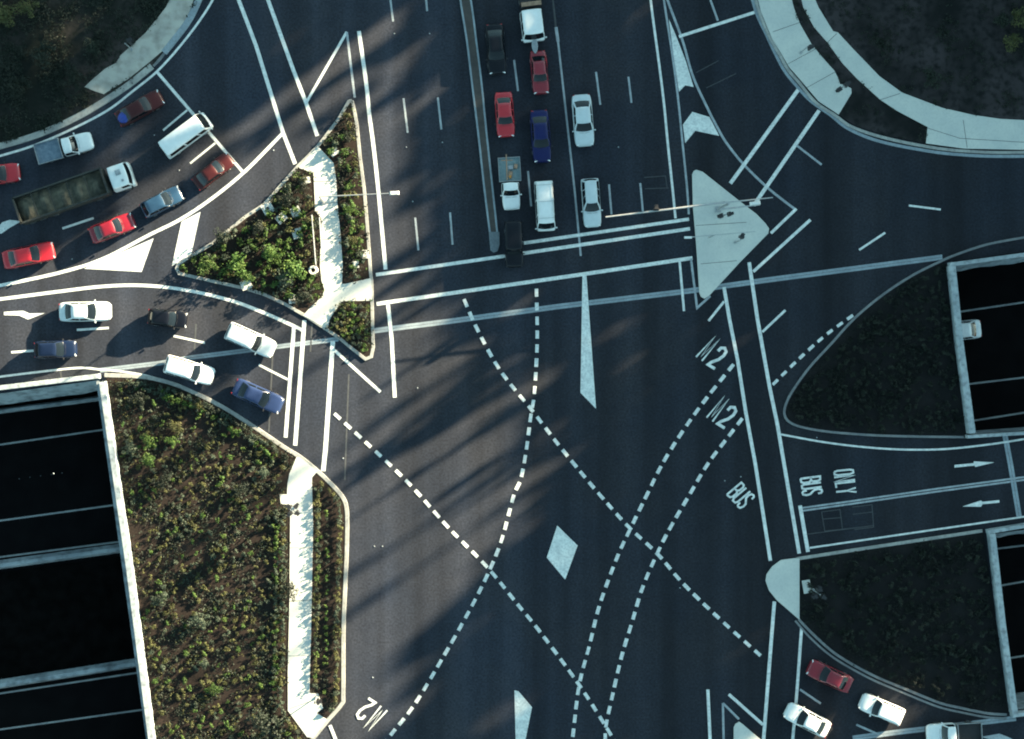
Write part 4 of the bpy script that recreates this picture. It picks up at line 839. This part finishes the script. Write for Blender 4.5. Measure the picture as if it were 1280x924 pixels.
t, L, W = vehicle('white_wagon', 'white high roofed wagon with its shadow over the joint line', 312.5, 425.5, -24, 'silver', 'wagon', 4.9, 1.85, cat='wagon', zp=1.2, h=1.78, wr=.78, xf1=.10, xf0=.22)
t, L, W = vehicle('black_van', 'black four wheel drive wagon over the stop line beside the median nose', 642.5, 305, -88, 'black', 'van', 4.4, 1.72, cat='wagon', zp=1.3, h=1.8, xf1=.12, xf0=.24)
# utilities with trays
def tray(t, L, W, x0, x1, z, m, wall=.28, w_=None):
    w_ = w_ or W; b = bmesh.new(); cx = (x0+x1)/2; l = x1-x0
    box(b, cx, 0, z, l, w_, .1); o = link_mesh('tray', b, m, t)
    for nm, a in (('side_board', (cx, w_/2-.02, z+wall/2+.05, l, .04, wall)), ('side_board', (cx, -w_/2+.02, z+wall/2+.05, l, .04, wall)), ('tail_board', (x0+.02, 0, z+wall/2+.05, .04, w_-.08, wall)), ('headboard', (x1-.02, 0, z+wall+.05, .05, w_-.08, wall*1.9))):
        b = bmesh.new(); box(b, *a); link_mesh(nm, b, M['galv'], o)
    b = bmesh.new(); box(b, cx, .35, .55, l, .1, .16); box(b, cx, -.35, .55, l, .1, .16); link_mesh('chassis', b, M['black'], t)
    for s in (-1, 1):
        b = bmesh.new(); box(b, x0-.02, s*w_*.38, z-.12, .05, .3, .12); link_mesh('tail_light', b, M['lens_red'], t)
    return o
M['tray_blue'] = mat('tray_steel', (0.16, 0.21, 0.26), (0.10, 0.14, 0.19), rough=0.5, scale=3, metal=.2); M['tray_dark'] = mat('tray_liner', (0.008, 0.008, 0.01), (0.012, 0.012, 0.014), rough=0.7, scale=3)
M['tray_teal'] = mat('tray_teal', (0.12, 0.2, 0.22), (0.2, 0.26, 0.27), rough=0.5, scale=5)
t, L, W = vehicle('white_utility', 'white utility with an empty blue grey tray by the upper left kerb', 80, 184, 15.5, 'white', 'cab', 5.5, 1.85, cat='utility', zp=1.0); tray(t, L, W, -.5*L, -.05*L, .92, M['tray_blue'], .22, 2.0)
t, L, W = vehicle('white_utility', 'white flatbed utility with a cluttered tray beside the brick median', 638, 229.5, -86.5, 'white', 'cab', 5.0, 1.72, cat='utility', zp=1.0); tr = tray(t, L, W, -.5*L, -.04*L, .92, M['tray_teal'], .2, 2.1)
rg = random.Random(3)
b = bmesh.new(); tube(b, (-2.75, -.25, 1.42), (-.3, -.3, 1.5), .06, n=8); tube(b, (-2.2, -.75, 1.44), (-2.15, .35, 1.44), .045, n=8)
pp = bmesh.new(); tag(link_mesh('timber_poles', b, M['timber']), 'pale timber poles laid across the cluttered flatbed tray', 'poles'); o = bpy.data.objects[[o.name for o in bpy.data.objects if o.name.startswith('timber_poles')][-1]]; o.location = t.location; o.rotation_euler = t.rotation_euler; pp.free()
for i, (x, y, sx, sy, sz, m, nm, lb) in enumerate(((-1.6, .6, .45, .35, .3, 'timber', 'crate', 'reddish crate at the left side of the cluttered flatbed tray'), (-1.5, .1, .4, .5, .35, 'rim', 'toolbox', 'grey metal toolbox in the middle of the cluttered flatbed tray'), (-.9, .05, .5, .4, .3, 'timber', 'crate', 'brown crate near the cab on the cluttered flatbed tray'), (-.6, .0, .3, .25, .35, 'lens_amber', 'jerry_can', 'small orange can right behind the flatbed cab'))):
    b = bmesh.new(); box(b, 0, 0, sz/2, sx, sy, sz, taper=.92); box(b, 0, 0, sz+.02, sx*.7, sy*.7, .05); o = link_mesh(nm, b, M[m]); R = Matrix.Rotation(t.rotation_euler.z, 3, 'Z'); o.location = Vector(t.location)+R @ Vector((x, y, .98)); o.rotation_euler = (0, 0, t.rotation_euler.z+rg.uniform(-.5, .5)); tag(o, lb, nm.replace('_', ' '))
t, L, W = vehicle('white_utility', 'white utility with a dark tray cut by the lower edge', 1193, 917, 183, 'white', 'cab', 5.2, 1.9, cat='utility', zp=1.0); tray(t, L, W, -.5*L, -.04*L, .9, M['tray_dark'], .3, 1.9)
# small van at the top with a dark tray
t, L, W = vehicle('white_truck', 'white cab of a small truck at the top of the main road', 666, 31, -83, 'white', 'van', 2.9, 2.15, cat='truck', zp=1.6, h=2.15, xf1=.34, xf0=.46)
p = P(663, 0, 1.0)
b = bmesh.new(); o = None
k = thing('dark_trailer', 'dark cargo box just showing behind the white truck cab', 'trailer', (p.x, p.y, 0), math.radians(-83))
b = bmesh.new(); box(b, 0, 0, 1.15, 1.6, 2.0, .9); link_mesh('cargo_box', b, M['tray_dark'], k)
b = bmesh.new(); box(b, .5, 0, 1.65, .4, 1.9, .08); link_mesh('lid', b, M['timber'], k)
for s in (-1, 1): wheel(k, 0, s*.95, .36, .22)
p = P(668.5, 57, .9)
k = thing('surfboard', 'grey blade shaped board on the rear rack of the small red car', 'board', (p.x, p.y, .95), math.radians(-86))
b = bmesh.new(); n = 14; rows = []
for i in range(n+1):
    u = i/n; wd = .30*math.sin(math.pi*min(1, u*.92+.06))**.6; x = -.75+1.5*u
    rows.append([b.verts.new((x, -wd, 0)), b.verts.new((x, -wd*.6, .05)), b.verts.new((x, wd*.6, .05)), b.verts.new((x, wd, 0)), b.verts.new((x, 0, -.04))])
for i in range(n):
    for j in range(5): b.faces.new((rows[i][j], rows[i+1][j], rows[i+1][(j+1) % 5], rows[i][(j+1) % 5]))
b.faces.new(rows[0]); b.faces.new(rows[-1][::-1]); bmesh.ops.recalc_face_normals(b, faces=b.faces); link_mesh('deck', b, M['worn_paint'], k)
b = bmesh.new(); box(b, .72, 0, -.25, .08, .3, .5); link_mesh('bracket', b, M['black'], k)
# tipper truck
p = P(93, 241, 1.8); TR = thing('tipper_truck', 'long truck with white cab and dark open load bin in the queue', 'truck', (p.x, p.y, 0), math.radians(19))
M['bin'] = mat('bin_steel', (0.022, 0.025, 0.022), (0.012, 0.014, 0.014), rough=0.6, scale=1.2, c3=(.05, .045, .033), scale3=3, amt3=.5); M['load'] = mat('load_soil', (0.13, 0.115, 0.08), (0.04, 0.04, 0.032), rough=.95, scale=1.5)
x0, x1, w_ = -5.5, 3.25, 2.5
b = bmesh.new(); box(b, (x0+x1)/2, 0, 1.15, x1-x0, w_-.1, .12); bn = link_mesh('load_bin', b, M['bin'], TR)
for nm, a in (('side_wall', ((x0+x1)/2, w_/2, 1.95, x1-x0, .1, 1.6)), ('side_wall', ((x0+x1)/2, -w_/2, 1.95, x1-x0, .1, 1.6)), ('tailgate', (x0, 0, 1.95, .1, w_-.12, 1.6)), ('headboard', (x1, 0, 2.05, .14, w_-.12, 1.8))):
    b = bmesh.new(); box(b, *a); link_mesh(nm, b, M['bin'], bn)
b = bmesh.new()
for s in (-1, 1): box(b, (x0+x1)/2, s*w_/2, 2.79, x1-x0+.1, .16, .07)
box(b, x1, 0, 2.99, .18, w_+.1, .08); box(b, x0, 0, 2.79, .18, w_+.1, .07); link_mesh('top_rail', b, M['bin'], bn)
for i in range(4):
    b = bmesh.new(); x = x0+(x1-x0)*(i+1)/5; box(b, x, 0, 2.72, .07, w_-.1, .08); link_mesh('cross_brace', b, M['bin'], bn)
b = bmesh.new(); N = 26; K_ = 9; G_ = []
for i in range(N+1):
    row = []
    for j in range(K_+1):
        x = x0+.1+(x1-x0-.2)*i/N; y = -w_/2+.06+(w_-.12)*j/K_
        ph = (i/N*5) % 1; z = 2.05+.5*math.sin(math.pi*ph)**1.2*(1-((j/K_-.42)*1.6)**2)+.1*noise.noise(Vector((x*1.5, y*1.5, 2)))
        row.append(b.verts.new((x, y, max(1.75, z))))
    G_.append(row)
for i in range(N):
    for j in range(K_): b.faces.new((G_[i][j], G_[i+1][j], G_[i+1][j+1], G_[i][j+1]))
flip_up(b); link_mesh('load', b, M['load'], bn)
cb = body_bm(4.9, 2.4, [(-.20, .96, 1.9, .75), (-.18, 1, 1.95, .6), (0, 1, 1.95, .55), (.19, 1, 1.9, .55), (.215, .97, 1.8, .6), (.225, .90, 1.6, .7)], 1)
for v in cb.verts: v.co.x += 4.62
o = link_mesh('cab', cb, CARP['white'], TR, smooth=True)
em = bpy.data.objects.new('cab_top', None); bpy.data.objects.remove(em)
gg = dict(xr0=-.185, xr1=-.175, xf1=.165, xf0=.215, wb=.95, wr=.86, kr=1.0, split=(.8, 4.4))
before = set(bpy.data.objects); cabin(TR, 4.9, 2.4, gg, CARP['white'], 1.9, 2.75, glass_rear=False)
for q in set(bpy.data.objects)-before: q.location.x = 4.62
b = bmesh.new(); box(b, 4.7, .3, 2.88, .5, .5, .08); box(b, 4.9, -.55, 2.86, .22, .22, .06); link_mesh('roof_hatch', b, M['worn_paint'], TR)
b = bmesh.new(); box(b, -.6, .45, .85, 10, .18, .3); box(b, -.6, -.45, .85, 10, .18, .3); link_mesh('chassis', b, M['black'], TR)
for s in (-1, 1):
    b = bmesh.new(); box(b, 5.45, s*1.32, 2.0, .12, .22, .5); link_mesh('mirror', b, M['black'], TR); b = bmesh.new(); box(b, 5.68, s*.85, .9, .08, .35, .22); link_mesh('headlight', b, M['lens_white'], TR)
for x in (4.7, 1.8, -2.6, -3.9, -4.9):
    for s in (-1, 1): wheel(TR, x, s*1.08, .5, .3)
# load of the maroon car
p = P(156, 146, 1.05); b = bmesh.new(); g = bmesh.ops.create_uvsphere(b, u_segments=14, v_segments=8, radius=.5)['verts']
for v in g: v.co = Vector((v.co.x*1.5, v.co.y*1.15, max(0, v.co.z)*.5+.04*noise.noise(v.co*4)))
o = link_mesh('blue_cover', b, M['blue_tarp'], smooth=True); o.location = (p.x, p.y, .98); o.rotation_euler = (0, 0, math.radians(29)); tag(o, 'bright blue cover lying on the tail of the maroon car', 'cover')
# light coloured vehicle at the very edge
vehicle('white_car', 'roof of a pale car just entering at the bottom edge right of the utility', 1250, 942, 178, 'white', 'sedan', 4.6, 1.8) if False else None
# ------------------------------------------------------------------ unseen tall trees up-sun, sized to shade the crossing, on an added hill
EX, EY = math.cos(SUN_AZ), math.sin(SUN_AZ)
def at_rv(r, v):          # r towards the sun, v to the upper left, both in photo pixels from the photo origin
    return r*EX-v*math.sin(SUN_AZ), -(r*EY)-v*math.cos(SUN_AZ)
def added_hill_z(r): 
    return 0 if r < 1150 else 19*(lambda t: t*t*(3-2*t))(min(1, (r-1150)/550))
bm = bmesh.new(); rows = []
RV = [(r, v) for r in (1148, 1250, 1400, 1550, 1700, 1900, 2200, 2800, 3600) for v in range(-1150, 1900, 150)]
nv = len(range(-1150, 1900, 150)); grid = []
for i, r in enumerate((1148, 1250, 1400, 1550, 1700, 1900, 2200, 2800, 3600)):
    row = []
    for v in range(-1150, 1900, 150):
        x, y = at_rv(r, v); p = P(x, y); e = max(0, min(1, (v+1150)/150)); row.append(bm.verts.new((p.x, p.y, -.01+added_hill_z(r)*e)))
    grid.append(row)
for i in range(len(grid)-1):
    for j in range(nv-1): bm.faces.new((grid[i][j], grid[i][j+1], grid[i+1][j+1], grid[i+1][j]))
flip_up(bm); link_mesh('added_hill', bm, M['grass'], smooth=True, kind='structure')  # unseen rise, added to lengthen the shade cast on the crossing
def tree_parts(seed, h, cr):
    rng = random.Random(seed); b = bmesh.new(); tube(b, (0, 0, 0), (rng.uniform(-.3, .3), 0, h*.55), .38, .2, 10)
    for k in range(6):
        a = rng.uniform(0, 6.28); z = h*rng.uniform(.35, .6); tube(b, (0, 0, z), (cr*.6*math.cos(a), cr*.6*math.sin(a), z+h*.22), .14, .05, 6)
    mt = bpy.data.meshes.new('trunk'); b.to_mesh(mt); b.free(); mt.materials.append(M['bark'])
    b = bmesh.new()
    for k in range(22):
        a = rng.uniform(0, 6.28); q = rng.random()**.6; zz = rng.uniform(.12, .93); rr = cr*.62*q*(1.15-abs(zz-.55)); s = rng.uniform(.28, .5)*cr
        bb = bmesh.new(); leaf_bm(bb, 260, s, s, s*.9, 0, .5, rng, 4)
        for v in bb.verts: v.co += Vector((rr*math.cos(a), rr*math.sin(a), h*zz))
        me = bpy.data.meshes.new('x'); bb.to_mesh(me); bb.free(); b.from_mesh(me); bpy.data.meshes.remove(me)
    for v in b.verts: v.co.z = min(v.co.z, h*(.99+.01*rng.random()))
    mc = bpy.data.meshes.new('crown'); b.to_mesh(mc); b.free(); mc.materials.append(M['leaf_green']); return mt, mc
TP = [tree_parts(100+i, 20.0, 5.0) for i in range(4)]
TAN = math.tan(SUN_EL)
def tree(r, v, tip_r, wide=1.0, k=0):
    """unseen tree on the added hill at r whose shadow tip reaches tip_r"""
    x, y = at_rv(r, v); p = P(x, y); zb = added_hill_z(r) if v > -1080 else 0
    h = (r-tip_r)*S*TAN-zb
    if h < 4: return
    mt, mc = TP[k % 4]
    t = thing('unseen_gum_tree', 'unseen tall gum tree in the row on the added hill northeast of the crossing', 'tree', (p.x, p.y, zb-.05), random.uniform(0, 6.28), 'unseen gum trees on the added hill that shade the crossing')
    for nm, me in (('trunk', mt), ('crown', mc)):
        o = bpy.data.objects.new(nm, me); C.objects.link(o); o.parent = t; o.scale = (wide, wide, h/20.0)
# v, tip r  (shadow reaches down to tip r), rows of trees
TIPS = [(v, -330, .75) for v in range(-258, 10, 20)]+[(-318, -60, .15), (-668, 60, .13), (-618, 90, .12), (-572, 100, .12), (-300, 440, .3), (-345, 425, .4), (-385, 320, .3), (-412, 400, .35), (-440, 375, .35), (-474, 300, .28), (-505, 330, .4), (-535, 285, .4), (-566, 265, .4), (-600, 250, .4), (-628, 262, .35),
    (-655, 235, .3), (-690, 262, .4), (-724, 60, .3), (-742, -61, .36), (-716, 240, .4), (-750, 240, .4), (-785, -60, .11), (-790, 240, .35), (-823, 20, .10), (-825, 235, .35), (-854, 60, .09), (-860, 232, .35), (-890, 245, .35), (-897, 120, .09), (-922, 255, .35), (-948, 290, .3), (-962, 60, .35), (-985, -80, .6), (-1005, -100, .7), (-1030, -120, .7), (-1055, -130, .8), (-1078, -130, .8)]
rt = random.Random(11); k = 0
for v, tip, wd in TIPS+[(-278, -330, .45), (-322, 40, .3), (-350, 180, .22), (-370, 300, .3), (-548, -340, .17), (-600, -340, .16), (-700, -300, .13), (-840, -330, .13), (-880, -330, .12), (-908, 130, .35), (-926, 50, .4), (-940, -20, .4), (-952, -70, .45), (-970, -90, .5)]:
    if 200 < tip < 500: tip -= 35 if v > -590 else 55
    tree((1190 if (wd < .2 or tip == -61) and tip > -300 else 1760)+rt.uniform(-25, 25), v, tip, wd, k); k += 1
for v in range(-1130, -40, 38):      # lower row behind closes the gaps between them
    tree(1800+rt.uniform(-15, 15), v+rt.uniform(-6, 6), (190 if v < -880 else 235 if v < -420 else 385)+rt.uniform(-20, 20), .62, k); k += 1
for v in range(-1130, -40, 46):
    tree(1870+rt.uniform(-15, 15), v+rt.uniform(-6, 6), 300 if v < -420 else 430, .8, k); k += 1
for i, v in enumerate(range(-1640, -1040, 42)):
    tree(2330+rt.uniform(-40, 40), v, (-230 if v > -1280 else 250), 1.0, k); tree(2420+rt.uniform(-40, 40), v+14, -80 if v > -1280 else 350, 1.1, k+1); tree(2520+rt.uniform(-30, 30), v+28, 80 if v > -1280 else 450, 1.1, k+2); k += 2
